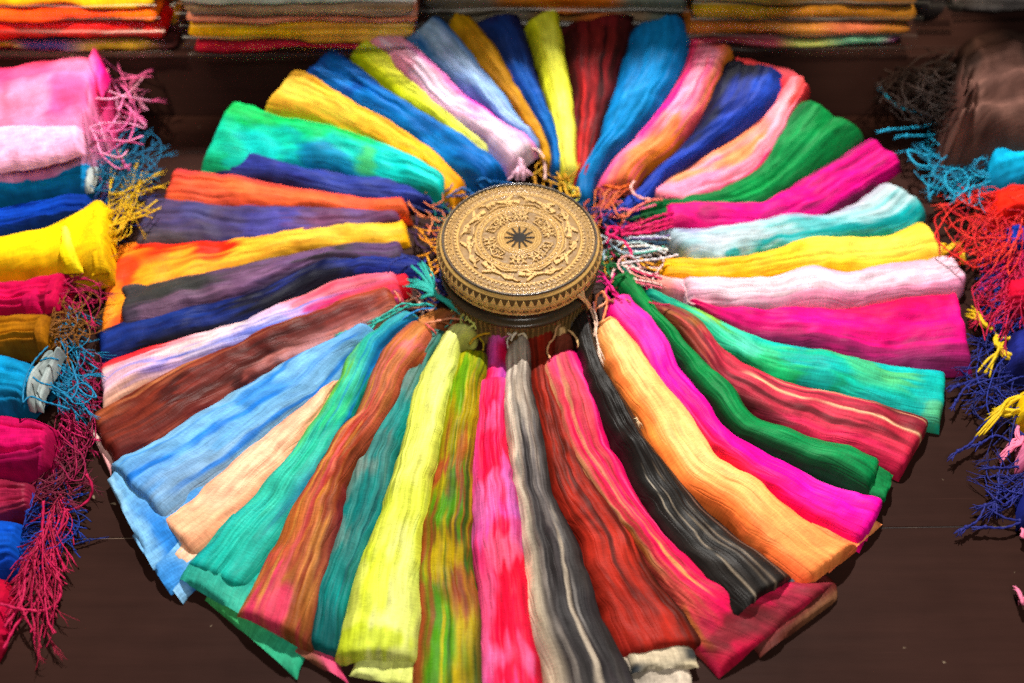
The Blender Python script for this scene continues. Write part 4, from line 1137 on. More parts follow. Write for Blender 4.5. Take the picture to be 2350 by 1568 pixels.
S['lightblue'] = scarf('light sky blue scarf with deep blue streaks, layered at its end, lower left',
    [(866, 760, 828, 752), (848, 785, 790, 772), (820, 813, 701, 811), (740, 907, 584, 869), (625, 989, 459, 944), (540, 1073, 350, 1009), (420, 1170, 262, 1052), (372, 1205, 249, 1068)],
    ['5f9ccc 6aa6d8 5a98d0', '74a6cc 6aaade 74b0dc', '6a9ec8 72aede 7cb4dc', '6a9cc4 6cacde 84b8dc', '6a9ac0 68a8de 7ab2dc', '7098bc 649fdc 74b0dc', '7098bc 5f9cdc 6aa8d8'],
    lift=.003, T=.016, mat=M_SHEER, dyeopt=dict(stripes=[(.1,.22,.03,'1a70cc',.1,.95,.9),(.3,.62,.045,'1c74d4',.05,1.05,.9),(.62,.82,.025,'3a86d8',.3,1.0,.7),(.9,.35,.04,'1f78d0',.0,.55,.8)], blots=[(.5,.45,.35,.10,'2a7ed0',.7),(.2,.8,.3,.2,'7d9cb8',.6)], feather=.2, warp=.14),
    folds=[([(560, 1150, 330, 1020), (470, 1230, 280, 1060), (350, 1306, 243, 1098)], ['5f9ccc 74acdc', '4a90d4 7ab4e0', '6aa8dc 86bce4', '2a7cd0 70acdc', '78b2e0 8cc0e4'], 0.01), ([(540, 1220, 400, 1110), (470, 1310, 340, 1210), (390, 1363, 300, 1225)], ['6aa8dc 78b2e0', '78b2e0 88bce4', '3a88d4 78b2e0'], 0.005), ([(540, 1270, 430, 1180), (468, 1335, 380, 1270), (418, 1384, 335, 1275)], ['6aa8dc 78b2e0', '78b2e0 88bce4', '2a7cd0 78b2e0', '84b8e0 90c4e8'], 0.001)])
S['maroon'] = scarf('glossy maroon brown scarf with copper streaks on the left',
    [(920, 705, 900, 668), (905, 716, 888, 670), (781, 775, 740, 715), (700, 810, 650, 745), (627, 838, 545, 789), (512, 908, 389, 852), (400, 995, 271, 907), (252, 1060, 203, 954)],
    ['c87060 a85030 8a4020', 'd08078 9a3c28 a04a24', 'd89090 7a2820 b0502c', 'c87870 5a1c18 c06838', '8a4038 6a2018 9a4428', '4a1412 7a2a20 a8562e', '8a3a30 4a1612 8a3c24', '6a201c 7a2e20 6a2418', '8a3828 6a241a a05030'],
    lift=.004, T=.017, mat=M_SATIN, dyeopt=dict(k=0.72, stripes=[(.8,.8,.04,'c87848',.1,.9,.8),(.1,.15,.05,'d09090',.05,.55,.8),(.5,.5,.03,'3a100c',.2,1,.7),(.65,.68,.025,'a85438',.3,1,.7),(.3,.35,.03,'4a1410',.3,1,.7)], feather=.3, streak=.6, scol='3a100c', warp=.12),
    folds=[([(262, 1050, 208, 975), (252, 1088, 203, 980)], ['e8b8b0 f0c8c0', 'd89898 f0d0c8'], .004)])
S['whiteredblue'] = scarf('cream scarf splashed with red and violet blue on the left',
    [(926, 675, 912, 628), (915, 680, 900, 630), (785, 722, 760, 652), (700, 752, 665, 690), (625, 782, 586, 727), (508, 828, 505, 756), (391, 862, 371, 790), (300, 900, 280, 812), (235, 945, 222, 838)],
    ['e85048 e83a58 f090a0', 'c02878 e02058 f0a8a8', '5a40a8 d83868 f0b8b8', '6a58c0 c8a8e0 f0c0b8', '5068c8 c0b8ec f0c0b8', '4a60c0 e8d0e0 f0c8b8', '6a70c8 e8d0dc e8a090', 'a088c0 e0b8c8 e82838', 'd8a8b0 a090d0 e8b8b8 e04038', 'e8b098 d8a8b8 c8a0c0 e86058'],
    lift=.006, T=.017, dyeopt=dict(stripes=[(.3,.35,.04,'5a68c0',.15,.85,.9),(.5,.55,.03,'6a78cc',.2,.75,.8),(.15,.2,.05,'7060b8',.3,.9,.7),(.35,.3,.05,'d02058',0,.35,.9),(.7,.7,.04,'e0404c',.0,.4,.6)], blots=[(.85,.85,.15,.12,'e02c34',.95),(.4,.52,.25,.05,'5468c4',.8),(.5,.7,.2,.08,'f0d0d0',.7)], feather=.3, streak=.25, scol='5a58b8', warp=.25),
    collar=([(945, 668, 938, 630), (935, 670, 928, 628), (905, 680, 895, 632)], ['d81828 e82030', 'c81828 e02840']))
S['navyblack'] = scarf('navy and black scarf on the left between dusky plum and cream ones',
    [(985, 650, 968, 600), (965, 640, 940, 590), (900, 632, 888, 588), (742, 656, 735, 602), (586, 730, 580, 670), (391, 785, 385, 719), (300, 806, 290, 748), (227, 831, 223, 772)],
    ['20308c 2438a0 1c2a80', '2438a0 2a40ac 1f308c', '1c2450 2a3890 1c2868', '16162a 1a1e48 161a3c', '14142a 141430 1a2050', '161a3c 1c2f80 16162e', '14142a 2440a0 18183a', '1a2a70 2444a8 1c2c78'],
    T=.015, dyeopt=dict(k=0.45, blots=[(.5,.35,.4,.08,'16162a',.8),(.3,.6,.3,.1,'223890',.6),(.7,.8,.3,.1,'2444a4',.7)], feather=.3, streak=.4, scol='101020', warp=.2))
S['plum'] = scarf('dusky plum and charcoal scarf lying on the orange one, left of the drum',
    [(935, 585, 920, 550), (918, 592, 905, 554), (742, 604, 775, 562), (670, 632, 660, 586), (586, 670, 580, 606), (391, 722, 385, 641), (320, 744, 315, 648), (277, 756, 275, 653)],
    ['5a3a68 6a4478 4a3a4c', '443842 5a4468 3e3a40', '5a4468 3e383c 6a4c78', '4a3c58 70507c 4c4050', '50406a 7a5880 5a4868', '70507a 4a3e48 66486c', '8a6080 443c40 5a4a60', '7a5878 3c3a38 50484c', '4a3c50 3c3a3c 4a4446'],
    lift=.008, T=.013, Tend=.010, dyeopt=dict(k=0.66, blots=[(.3,.55,.3,.1,'80587e',.8),(.6,.8,.3,.1,'3c3e3c',.8),(.25,.85,.25,.08,'7a5a74',.8),(.6,.35,.3,.07,'76527e',.8)], feather=.3, streak=.3, scol='2c2a2e', warp=.3))
S['orangered'] = scarf('yellow orange scarf splashed red, its broad end showing under the plum one on the left',
    [(940, 545, 930, 504), (925, 548, 912, 508), (781, 556, 781, 516), (625, 592, 586, 547), (469, 640, 469, 547), (385, 690, 385, 546), (310, 738, 300, 552), (262, 758, 262, 568), (230, 768, 242, 606)],
    ['f0a820 fbb42c f8a82a', 'fcb838 fdc444 fbb030', 'fcb83a fcc040 f8a42c', 'fbac34 fcb438 f89c2e', 'fba030 fcaa34 f89c2e', 'fb9a2c fc9e2e f89028', 'f89028 f89a2c f88c28', 'f07c24 f8902a f88428'],
    dyeopt=dict(blots=[(.74,.74,.26,.20,'e82c18',1),(.5,.9,.3,.06,'ec3c20',.9),(.35,.62,.08,.03,'e84a20',.8),(.7,.45,.1,.02,'e85020',.7),(.15,.93,.2,.06,'ec3820',.8),(.45,.97,.12,.03,'f04a24',.8)], feather=.2, warp=.5), T=.012, Tend=.006, outer_round=.012)
S['greypurple'] = scarf('greyish purple crinkled scarf on the left below the orange red one',
    [(925, 512, 918, 492), (905, 514, 900, 493), (820, 526, 820, 486), (740, 538, 735, 482), (664, 548, 664, 478), (508, 556, 508, 475), (400, 560, 405, 460), (308, 562, 336, 452)],
    ['6a3a5c 7a486c 6a4060', '5c3c5c 744a70 5c4460', '4a3a64 6a4a80 584068', '3c3464 5048a0 54407a', '3a3060 4e4688 54446e', '4a3c5c 4a4070 5a4a70', '4c4054 54466c 4c4468', '54484e 4e4462 504664'],
    lift=.002, T=.016, dyeopt=dict(k=0.66, blots=[(.5,.5,.3,.12,'504ca0',.8),(.4,.3,.3,.1,'80486c',.7),(.7,.75,.3,.1,'4a4a84',.7)], feather=.3, streak=.5, scol='2e2840', warp=.2))
S['redorange'] = scarf('red orange scarf on the left above the greyish purple one',
    [(945, 492, 932, 462), (929, 490, 920, 460), (859, 490, 859, 459), (742, 486, 742, 443), (586, 480, 586, 416), (470, 466, 470, 393), (370, 452, 394, 386)],
    ['c85028 e05a30 c84828', 'e8502c f05c38 e84a34', 'f05830 f8683c f04a3c', 'f05c34 f87040 e84c40', 'e85034 f06a3c d84a44', 'c84a34 f0603c d04048', 'e85c34 e8503c d8404c'],
    lift=.004, T=.016, dyeopt=dict(feather=.25, streak=.35, scol='a03828', warp=.2))
S['indigoleft'] = scarf('deep indigo scarf on the left under the emerald one',
    [(1005, 480, 985, 446), (985, 470, 965, 436), (918, 464, 910, 415), (781, 464, 785, 397), (700, 448, 730, 388), (625, 430, 660, 374), (540, 412, 560, 350), (468, 390, 490, 335)],
    ['28348c 3040a4 243080', '283684 3548b0 2a3a98', '2c3474 3848a8 2a3688', '2a2c60 3444a0 2c3484', '30306c 3640a0 2c3888', '2c2c58 323c94 2a3890', '343060 343c88 2a3484'],
    T=.015, dyeopt=dict(k=0.62, feather=.3, streak=.4, scol='1c1c3c', warp=.3))
S['emeraldleft'] = scarf('emerald and turquoise scarf with its rolled end beside the drum, upper left',
    [(1013, 465, 1032, 420), (1000, 458, 1020, 405), (918, 428, 930, 354), (781, 402, 805, 303), (690, 390, 725, 280), (600, 385, 640, 262), (520, 388, 590, 240), (449, 388, 543, 227)],
    ['10a090 14c0b8 18b8a8', '12b0a8 18d8d0 20d0c0', '14c0b8 10d0c4 20d0a8', '0f90b0 14d0c0 20c878', '0f8cb4 10c8b8 28c860', '10b0b8 20d0b0 1cc060', '14c8b0 14d0b0 14b860', '18b878 14c8a0 18b858'],
    lift=.006, T=.018, dyeopt=dict(blots=[(.25,.55,.3,.12,'0e86b8',.9),(.7,.6,.3,.08,'18c068',.9),(.8,.85,.25,.1,'14b85c',.9),(.5,.35,.3,.05,'50c850',.7),(.3,.8,.3,.1,'12c8c4',.8)], feather=.25, warp=.35, streak=.2, scol='0a8a70'))
S['amber'] = scarf('plain amber orange scarf upper left, between emerald and royal blue',
    [(1045, 470, 1068, 424), (1020, 445, 1045, 395), (968, 398, 978, 338), (851, 328, 871, 268), (734, 278, 754, 200), (660, 262, 715, 172), (598, 252, 680, 161)],
    ['e8901a f09a20 e08c1c', 'f8a628 fcb42e f09c22', 'fbb030 fdbc38 f8a028', 'fab030 fdc040 f8a42a', 'fbb636 fdc648 f8aa30', 'fbbc3c fdc84c f4b038'],
    lift=.003, T=.016, dyeopt=dict(k=0.86, feather=.2, streak=.25, scol='e88a18'))
S['royal'] = scarf('wide royal blue scarf upper left reaching from the ledge to the back of the drum',
    [(1108, 438, 1160, 398), (1085, 415, 1140, 375), (1007, 366, 1085, 330), (890, 284, 949, 248), (773, 214, 843, 170), (725, 185, 795, 130), (690, 165, 758, 103)],
    ['0a5cac 0f6cc0 0a58a4', '0f70c4 1480d4 0d66b8', '1074c8 1684d8 0e6cc0', '0f66bc 1878d0 1060b4', '1450a8 147cd4 0f58b0', '1448a0 1670c8 1450a4', '14409a 1858b0 16449a'],
    lift=.006, T=.018, dyeopt=dict(k=0.68, blots=[(.5,.62,.3,.08,'1c80d8',.7),(.6,.85,.3,.08,'1a70cc',.7),(.4,.75,.25,.05,'12348c',.7),(.5,.4,.4,.06,'0c58a8',.6)], feather=.3, warp=.35, streak=.3, scol='142c80'))
S['limeleft'] = scarf('bright lime green scarf upper left, narrow, between royal blue and pink',
    [(1120, 365, 1128, 352), (1085, 338, 1100, 322), (1007, 278, 1040, 258), (908, 206, 942, 164), (832, 150, 885, 126), (801, 126, 838, 98)],
    ['f0f070 f4f480 ecec68', 'ecf048 f4f860 e8ee48', 'ecf23c f8fb58 e4ee3c', 'ecf42c f8fc50 d4e030', 'c8dc20 e0ec3c b8cc24'], T=.013)
S['pinkwhite'] = scarf('pink and white scarf upper left whose hemmed end hangs over a tassel behind the drum',
    [(1174, 384, 1236, 337), (1150, 362, 1215, 318), (1085, 311, 1164, 292), (1015, 252, 1066, 217), (929, 170, 1000, 154), (875, 122, 950, 105), (836, 92, 910, 70)],
    ['f4a8d8 fcd8f0 f088c8', 'f8c8e0 fce0f0 f050b8', 'f8d0e0 f8a8d8 f420b0', 'f8b8d4 fcd8ec f430b0', 'f8a8c0 fcd8ec f880c8', 'f890a8 fca8c0 f49ab8', 'f0a0a8 f8a8b8 e898a8'],
    lift=.007, T=.017, dyeopt=dict(feather=.3, warp=.3))
S['greyblue'] = scarf('grey blue and pale blue streaked scarf upper left, beside the pink and white one',
    [(1228, 350, 1243, 345), (1205, 320, 1222, 312), (1172, 298, 1205, 292), (1097, 237, 1158, 222), (1031, 178, 1119, 167), (980, 125, 1060, 100), (932, 80, 1002, 36)],
    ['5a80c0 6a94d4 4a74b4', '7a98d8 94b8ec 5a80c0', '4a5ab0 9cc0f0 6a98d8', '6a94d8 a0c0f0 70a0d8', '6a98cc b0c8f0 3a74b8', '4a84bc 94b0cc 2460a8', '1c68b0 8ab0d4 1858a0'],
    T=.014, dyeopt=dict(stripes=[(.5,.5,.06,'9cbce0',.1,1.05,.7),(.25,.25,.05,'3a5cac',.1,.6,.7)], feather=.3, warp=.2, streak=.3, scol='2a4a94'))
S['ochre'] = scarf('narrow ochre brown scarf at the top between pale blue and navy',
    [(1250, 385, 1268, 382), (1244, 346, 1262, 344), (1203, 283, 1235, 270), (1168, 230, 1200, 215), (1125, 178, 1165, 168), (1070, 110, 1120, 95), (1026, 52, 1072, 38)],
    ['c08a18 c89020 b88414', 'b87c20 c48a28 a87018', 'b07420 c08828 a06a18', 'b07c1c c08a24 a8781c', 'b0840f bc9018 a87a10'], T=.013, lift=.002)
S['navytop'] = scarf('navy scarf with a royal blue inner half, next to the narrow lime yellow one',
    [(1270, 410, 1292, 405), (1267, 353, 1284, 349), (1234, 275, 1259, 254), (1205, 228, 1245, 215), (1177, 192, 1231, 183), (1130, 120, 1208, 100), (1081, 52, 1184, 22)],
    ['1464b4 1870c0 1258a4', '1560b8 1a74cc 1858b0', '1a4ca8 1f68c8 1c3c8c', '2040a0 1f60c4 1f2c6c', '1c2c60 20408c 1c2458', '20285c 242c68 1c2250'], T=.015, lift=.004,
    dyeopt=dict(k=0.6, feather=.2))

# ============================================================ cords and tassels round the drum
def C(key, pts, col, rad=.0016, z=.022, **kw):
    return cord(S[key], px(pts, z), col, rad, **kw)


# teal tassel, lower left of the drum, tied to the sea green scarf
tassel(S['seagreen'], px([(1066, 728, .02), (1035, 700, .024), (1005, 680, .028)]), px([(945, 612, .036), (960, 604, .038), (970, 604, .038), (938, 643, .034), (950, 640, .034), (964, 684, .03), (930, 655, .034)]), '28a89c', .0013, 4, .0016, 2)
C('seagreen', [(1000, 706), (975, 697, .028), (945, 703, .028), (905, 713), (870, 735), (842, 768)], '28a8a0', tuft=.02)
C('seagreen', [(990, 700), (950, 700, .03), (925, 697, .03), (895, 715, .028), (865, 733)], '30b0a0', tuft=.012)
C('seagreen', [(936, 702, .03), (900, 722, .026), (870, 738, .024), (835, 752, .022), (795, 762, .022)], '2ba896', tuft=.014)
C('seagreen', [(1002, 708), (960, 712, .028), (940, 722, .028), (915, 738, .026), (895, 742)], '1f80c8', .0014)
C('copper', [(976, 742, .03), (1000, 738, .032), (1035, 731, .03), (1062, 734, .024)], 'd88a68', .0017)
C('copper', [(976, 742, .03), (984, 750, .03), (994, 758, .028), (1001, 767, .022)], 'e05a5c', .0013)
C('paleyellow', [(1043, 752, .026), (1065, 757, .03), (1085, 748, .03), (1094, 738, .026)], 'd8dc78', .0016)
C('paleyellow', [(1092, 756, .026), (1088, 744, .032), (1080, 738, .03)], 'd8dc70', .0014, tuft=.008)
C('tealgrey', [(1020, 752, .024), (1030, 745, .026), (1037, 734, .022)], '4a9888', .0013, tuft=.008)
C('olive', [(1078, 790, .026), (1086, 779, .028), (1100, 770, .026), (1126, 764, .02)], 'c89a18', .0018)
C('olive', [(1108, 805, .024), (1110, 790, .026), (1100, 775, .026)], 'a89018', .0014)
C('greyblack', [(1146, 757, .018), (1160, 764, .026), (1176, 770, .03)], 'd8ccb8', .0016)
C('greyblack', [(1172, 782, .028), (1180, 768, .032), (1192, 757, .03), (1218, 750, .02)], 'e0d4bc', .0019)
C('greyblack', [(1166, 800, .024), (1164, 782, .03), (1172, 770, .03)], 'c8bcb0', .0013)
C('greyblack', [(1188, 770, .028), (1200, 766, .03), (1208, 778, .026), (1196, 784, .028)], 'cabc9c', .0022)
tassel(S['greyblack'], px([(1193, 762, .02), (1193, 752, .02)]), px([(1194, 735, .018), (1199, 737, .018)]), 'b8a8a0', .001, 5, .0015, 5)
C('rust', [(1256, 738, .026), (1259, 718, .034), (1264, 708, .036), (1268, 718, .034), (1268, 738, .026)], 'a81c14', .0017)
C('rust', [(1230, 752, .026), (1250, 745, .03), (1275, 738, .03), (1290, 728, .026), (1300, 722, .022)], 'a41c14', .0026)
C('rust', [(1240, 744, .026), (1262, 738, .03), (1285, 732, .03), (1296, 738, .024)], 'b02018', .0022)
C('crimsontan', [(1262, 822, .03), (1256, 806, .028), (1261, 788, .03), (1270, 778, .03), (1278, 752, .03), (1292, 741, .024)], 'd8a070', .0016)
C('crimsontan', [(1304, 757, .03), (1318, 770, .03), (1325, 783, .03), (1327, 798, .026)], 'd8b078', .0018)
cl_a, cl_b = edges_of([(1312, 735, 1296, 733), (1304, 752, 1276, 748), (1300, 775, 1272, 778)], .012, 0)
cloth_obj('hem', S['crimsontan'], M_SILK, cl_a, cl_b, ['d0b088 e0b880', 'e0b478 e8c088'], T=.012, Tend=.012, nu=20, inner_round=.008)
cl_a, cl_b = edges_of([(1350, 706, 1322, 722), (1338, 728, 1306, 745), (1330, 748, 1304, 760)], .010, 0)
cloth_obj('hem', S['black'], M_SILK, cl_a, cl_b, ['a09c98 807c78', 'b0aca4 6a6460'], T=.010, Tend=.010, nu=20, inner_round=.008)
# cream tassel lying against the rim of the drum, its other ends hanging over the black scarf
tassel(S['orange'], px([(1352, 704, .05), (1343, 690, .062)]), px([(1287, 654, .088), (1300, 672, .078), (1312, 652, .086), (1328, 662, .08), (1290, 662, .084)]), 'ecc890', .0010, 3, .0012, 8)
C('orange', [(1340, 686, .064), (1348, 699, .052), (1356, 712, .04), (1362, 728, .032), (1366, 750, .03), (1362, 775, .026), (1356, 800, .024)], 'e0b8a0', .0014, tuft=.014, nst=9)
C('orange', [(1350, 700, .05), (1364, 715, .04), (1370, 740, .032), (1368, 765, .028), (1372, 790, .026)], 'e8ccb8', .0013, tuft=.026, nst=10)
C('orange', [(1362, 692, .04), (1366, 722, .034), (1372, 745, .03)], 'f0a0a8', .0012)
C('orange', [(1366, 716, .03), (1367, 692, .036), (1374, 674, .04), (1383, 670, .04), (1391, 682, .038), (1392, 700, .034), (1388, 720, .034), (1382, 740, .03)], 'f08a58', .0019)
C('orange', [(1368, 708, .034), (1380, 702, .036), (1390, 694, .036)], 'f8a880', .0016)
C('orange', [(1374, 746, .024), (1384, 738, .032), (1398, 730, .034), (1410, 733, .028)], 'f8ac68', .0020)
C('hotpink', [(1420, 680, .03), (1410, 668, .034), (1398, 652, .034), (1385, 636, .026)], 'e0127a', .0021)
C('hotpink', [(1400, 690, .028), (1390, 675, .03), (1394, 660, .032), (1408, 672, .03)], 'd80c70', .0022)
C('darkgreen', [(1402, 640, .034), (1396, 622, .034), (1398, 608, .03), (1408, 605, .03), (1418, 616, .032), (1424, 630, .03)], '0c5c28', .0018)
C('darkgreen', [(1410, 640, .034), (1424, 634, .036), (1438, 628, .034)], '0d6a2e', .0024)
C('palepink', [(1561, 648, .030), (1574, 668, .034), (1579, 692, .026), (1600, 700, .022), (1630, 702, .02), (1655, 703, .018)], 'f8b8c4', .0014)
for _k, (_y0, _y1, _c) in enumerate(((622, 650, 'f0a090'), (634, 655, 'f8c8c0'), (612, 640, 'e83a6a'), (640, 662, 'f06a80'), (604, 636, 'f4d8d0'))):
    C('palepink', [(1520, _y1, .026), (1490, _y1 - 8, .03), (1462, (_y0 + _y1) / 2 - 2, .028), (1436, _y0 - 6, .022)], _c, .0015)
C('whiteturq', [(1556, 585, .034), (1520, 593, .034), (1478, 598, .032), (1445, 602, .028), (1410, 608, .024)], 'e8dce0', .0018)
for _k, (_a, _b, _c) in enumerate(((548, 548, 'd8dce8'), (560, 552, '204860'), (572, 560, 'c8e0e0'), (582, 575, 'e8e8ec'), (566, 584, '60b8a8'), (540, 545, '7a6aa0'), (576, 568, 'f0e8e0'), (555, 570, '183a58'))):
    C('whiteturq', [(1540 - 4 * _k % 17, _a, .03), (1505, (_a + _b) / 2 + (_k % 3) * 5 - 5, .034), (1470, _b + (_k % 2) * 6 - 3, .03), (1430, _b, .022)], _c, .0017)
for _k, (_y, _y2, _c) in enumerate(((488, 524, 'd00c58'), (500, 530, 'e0106a'), (512, 540, 'c80c54'), (520, 536, 'd81060'), (507, 520, 'b80a4c'))):
    C('magentaplum', [(1545, _y, .028), (1505, _y + 10, .032), (1465, (_y + _y2) / 2 + 8, .03), (1425, _y2, .028)], _c, .0022)
C('magentaplum', [(1425, 525, .034), (1400, 522, .038), (1394, 538, .038), (1412, 545, .036), (1432, 556, .032), (1446, 575, .03), (1450, 592, .026)], 'd80c60', .0026)
C('magentaplum', [(1392, 560, .03), (1400, 545, .036), (1416, 530, .036), (1404, 524, .034)], 'e01068', .0024)
C('gold', [(1516, 612, .024), (1490, 605, .026), (1465, 592, .024), (1440, 590, .02)], 'e89a20', .0018)
C('gold', [(1520, 622, .024), (1495, 618, .026), (1470, 604, .022)], 'f0a828', .0016)
tassel(S['gold'], px([(2172, 574, .02), (2196, 562, .022), (2206, 578, .015)]), px([(2208, 606, .006)]), 'ecb820', .0018, 6, .002, 4)
C('green', [(1500, 488, .024), (1470, 496, .026), (1440, 506, .024)], '0c5428', .0022)
C('coral', [(1455, 416, .04), (1448, 432, .04), (1456, 446, .038), (1472, 455, .036), (1492, 458, .034)], 'f8b0a8', .0022)
C('coral', [(1520, 458, .03), (1495, 460, .034), (1472, 470, .034), (1448, 485, .03), (1434, 498, .026)], 'f87868', .0020)
C('coral', [(1505, 470, .028), (1478, 478, .03), (1450, 484, .03), (1428, 480, .03), (1412, 488, .03)], 'f86a90', .0017, tuft=.012)
C('indigo', [(1440, 470, .026), (1418, 480, .03), (1398, 492, .03), (1385, 510, .026)], '18286c', .0026)
C('indigo', [(1425, 490, .028), (1404, 484, .032), (1392, 498, .03)], '1c2c74', .0024)
C('pinkorange', [(1385, 425, .03), (1420, 432, .036), (1445, 424, .03)], 'e0601c', .0022)
for _k, _c in enumerate(('c85028', 'd8683c', 'b84a4a', 'd87048', 'a83c3c')):
    C('pinkorange', [(1450 - 14 * _k, 428 + 4 * _k % 9, .03), (1425 - 12 * _k, 446, .034), (1410 - 8 * _k, 462, .03), (1386 - 4 * _k, 486, .022)], _c, .0018)
C('pinkwhite', [(1222, 340, .05), (1240, 350, .048), (1248, 368, .044), (1251, 392, .036), (1251, 412, .03)], 'f8c8c0', .0022)
tassel(S['pinkwhite'], px([(1195, 372, .045), (1195, 385, .04)]), px([(1180, 412, .03), (1200, 412, .03), (1214, 410, .03), (1170, 410, .03)]), 'f0b8d0', .0022, 3, .003, 6)
tangle(S['ochre'], (1238, 350, 1334, 432), 7, ['c88c18', 'd8a028', 'e0b030', 'b87c14'], .0026, 9, (.02, .05), (5, 8), 26, (0, 1), tuft=.012, ptuft=.3, loop=1.1, thin=.6, many=1.5)
C('royal', [(1108, 432, .03), (1095, 418, .04), (1110, 410, .045), (1128, 420, .04)], '1464a8', .002)
C('royal', [(1080, 440, .03), (1066, 432, .032), (1048, 438, .03), (1025, 455, .022)], '1660a4', .0018)
C('royal', [(1085, 446, .03), (1060, 448, .03), (1036, 452, .026)], '123f80', .0016)
tangle(S['emeraldleft'], (985, 440, 1025, 500), 3, ['0a6a60', '0f7a70'], .0026, 10, (.012, .03), (4, 6), 22, (0, 1), thin=.6, many=1.5)
tangle(S['redorange'], (932, 462, 1008, 530), 4, ['e0784a', 'd86840', 'e88a58'], .0026, 12, (.02, .042), (4, 7), 26, (1, .2), tuft=.01, thin=.6, many=1.5)
tangle(S['indigoleft'], (960, 455, 1015, 520), 3, ['26306c', '202a64'], .0029, 13, (.012, .03), (4, 6), 24, (1, .3), thin=.6, many=1.5)
tangle(S['greypurple'], (935, 500, 1005, 590), 4, ['4a2848', '5c3058', '3c2040'], .0025, 14, (.012, .03), (4, 7), 26, (1, .3), thin=.6, many=1.5)
tangle(S['orangered'], (935, 520, 1008, 620), 5, ['f0981c', 'e88a28', 'f8a828'], .0026, 15, (.016, .036), (4, 7), 28, (1, .5), tuft=.01, thin=.6, many=1.5)
tangle(S['plum'], (950, 560, 1010, 660), 5, ['4a2c54', '5a3868', '3a2444'], .0023, 16, (.01, .028), (4, 7), 28, (.6, 1), thin=.6, many=1.5)
tangle(S['navyblack'], (960, 590, 1020, 690), 6, ['1c2a7c', '22308c', '182468'], .0026, 17, (.01, .03), (4, 7), 28, (.6, 1), tuft=.012, thin=.6, many=1.5)
C('navyblack', [(890, 628, .03), (894, 610, .036), (906, 598, .036), (925, 592, .034), (950, 590, .03), (975, 605, .024)], '1c2878', .0014)
tangle(S['whiteredblue'], (935, 630, 985, 690), 3, ['d8a898', 'e8c0b0', 'c87868'], .0022, 18, (.012, .03), (4, 6), 20, (1, .5), thin=.6, many=1.5)
tangle(S['maroon'], (925, 655, 990, 705), 4, ['c88060', 'b87858', 'd89878'], .0023, 19, (.012, .03), (4, 6), 20, (1, .3), thin=.6, many=1.5)
C('maroon', [(905, 668, .03), (914, 680, .03), (920, 694, .026)], 'd88a68', .0013)
tangle(S['lime'], (1288, 400, 1330, 440), 3, ['e8e050'], .0023, 20, (.02, .04), (4, 6), 16, (0, 1), thin=.6, many=1.5)
tassel(S['black'], px([(1460, 958, .03), (1464, 966, .032)]), px([(1470, 985, .028), (1456, 972, .03)]), 'd8b890', .0005, 3, .0015, 7)

# more loose ends crowding round the foot of the drum
for _key, _box, _n, _cols, _fl in (
        ('bigmagenta', (1430, 640, 1560, 705), 6, ['e0206a', 'c81458'], (-1, -.4)), ('emerald', (1400, 625, 1475, 690), 5, ['0f7a6a', '1f9a88'], (-1, -.5)),
        ('crimsonstripe', (1395, 630, 1470, 705), 5, ['8a4a34', 'b06048'], (-1, -.5)), ('darkgreen', (1388, 590, 1440, 650), 6, ['0c5428', '0f6a34'], (-1, -.6)),
        ('gold', (1395, 580, 1500, 625), 6, ['e8a020', 'd89018'], (-1, -.1)), ('whiteturq', (1395, 540, 1520, 592), 12, ['d8dce4', '9ab8c8', '3a5a78', 'c8d8dc'], (-1, 0)),
        ('magentaplum', (1385, 490, 1530, 545), 12, ['d00c58', 'b80a4c', 'e0146c'], (-1, .3)), ('green', (1395, 480, 1475, 520), 7, ['0c5428', '0a4420'], (-1, .2)),
        ('coral', (1390, 455, 1500, 505), 10, ['f87868', 'f86a90', 'ff9a80'], (-1, .4)), ('indigo', (1360, 440, 1460, 515), 14, ['18286c', '1c2c74', '142058'], (-1, .6)),
        ('pinkorange', (1345, 415, 1455, 490), 14, ['c85028', 'd8683c', 'b84a4a', 'e8783c'], (-.6, 1)), ('azure', (1318, 400, 1372, 470), 7, ['0f5c94', '0c4a7c'], (-.3, 1)),
        ('hotpink', (1380, 630, 1430, 690), 6, ['e0127a', 'c80c68'], (-.7, -.7)), ('palepink', (1425, 605, 1545, 665), 8, ['f0a8a8', 'f4c8c0', 'e8587c', 'f0d4cc'], (-1, -.3)),
        ('copper', (1000, 705, 1075, 750), 5, ['b87848', '9a5a34'], (1, 0)), ('rust', (1215, 715, 1305, 752), 7, ['a01c14', '8a1810'], (.3, -1)),
        ('black', (1300, 700, 1360, 745), 6, ['3a3632', '8a8680', 'b0aca4'], (.2, -1)), ('greyblack', (1160, 738, 1225, 775), 6, ['c8bcac', 'a89c90'], (.2, -1)),
        ('paleyellow', (1035, 728, 1110, 758), 5, ['ccd070', 'b8bc60'], (.5, -1)), ('pinkred', (1115, 742, 1170, 768), 5, ['d060a8', 'c03a80'], (.3, -1)),
        ('royal', (1020, 410, 1170, 450), 8, ['124a8c', '1660a4'], (0, 1)), ('amber', (1020, 430, 1075, 475), 5, ['e89a20', 'd08418'], (.6, 1))):
    tangle(S[_key], _box, max(3, int(_n * 0.55)), _cols, .0022, len(_key) + _n, (.014, .036), (4, 7), 30, _fl, tuft=.014, ptuft=.12, loop=.8, thin=.62, many=1.5)

# ============================================================ scarves at the two sides
LEFT = 'folded scarves in the overlapping row on the left'
RIGHT = 'fringed scarves in the row on the right'


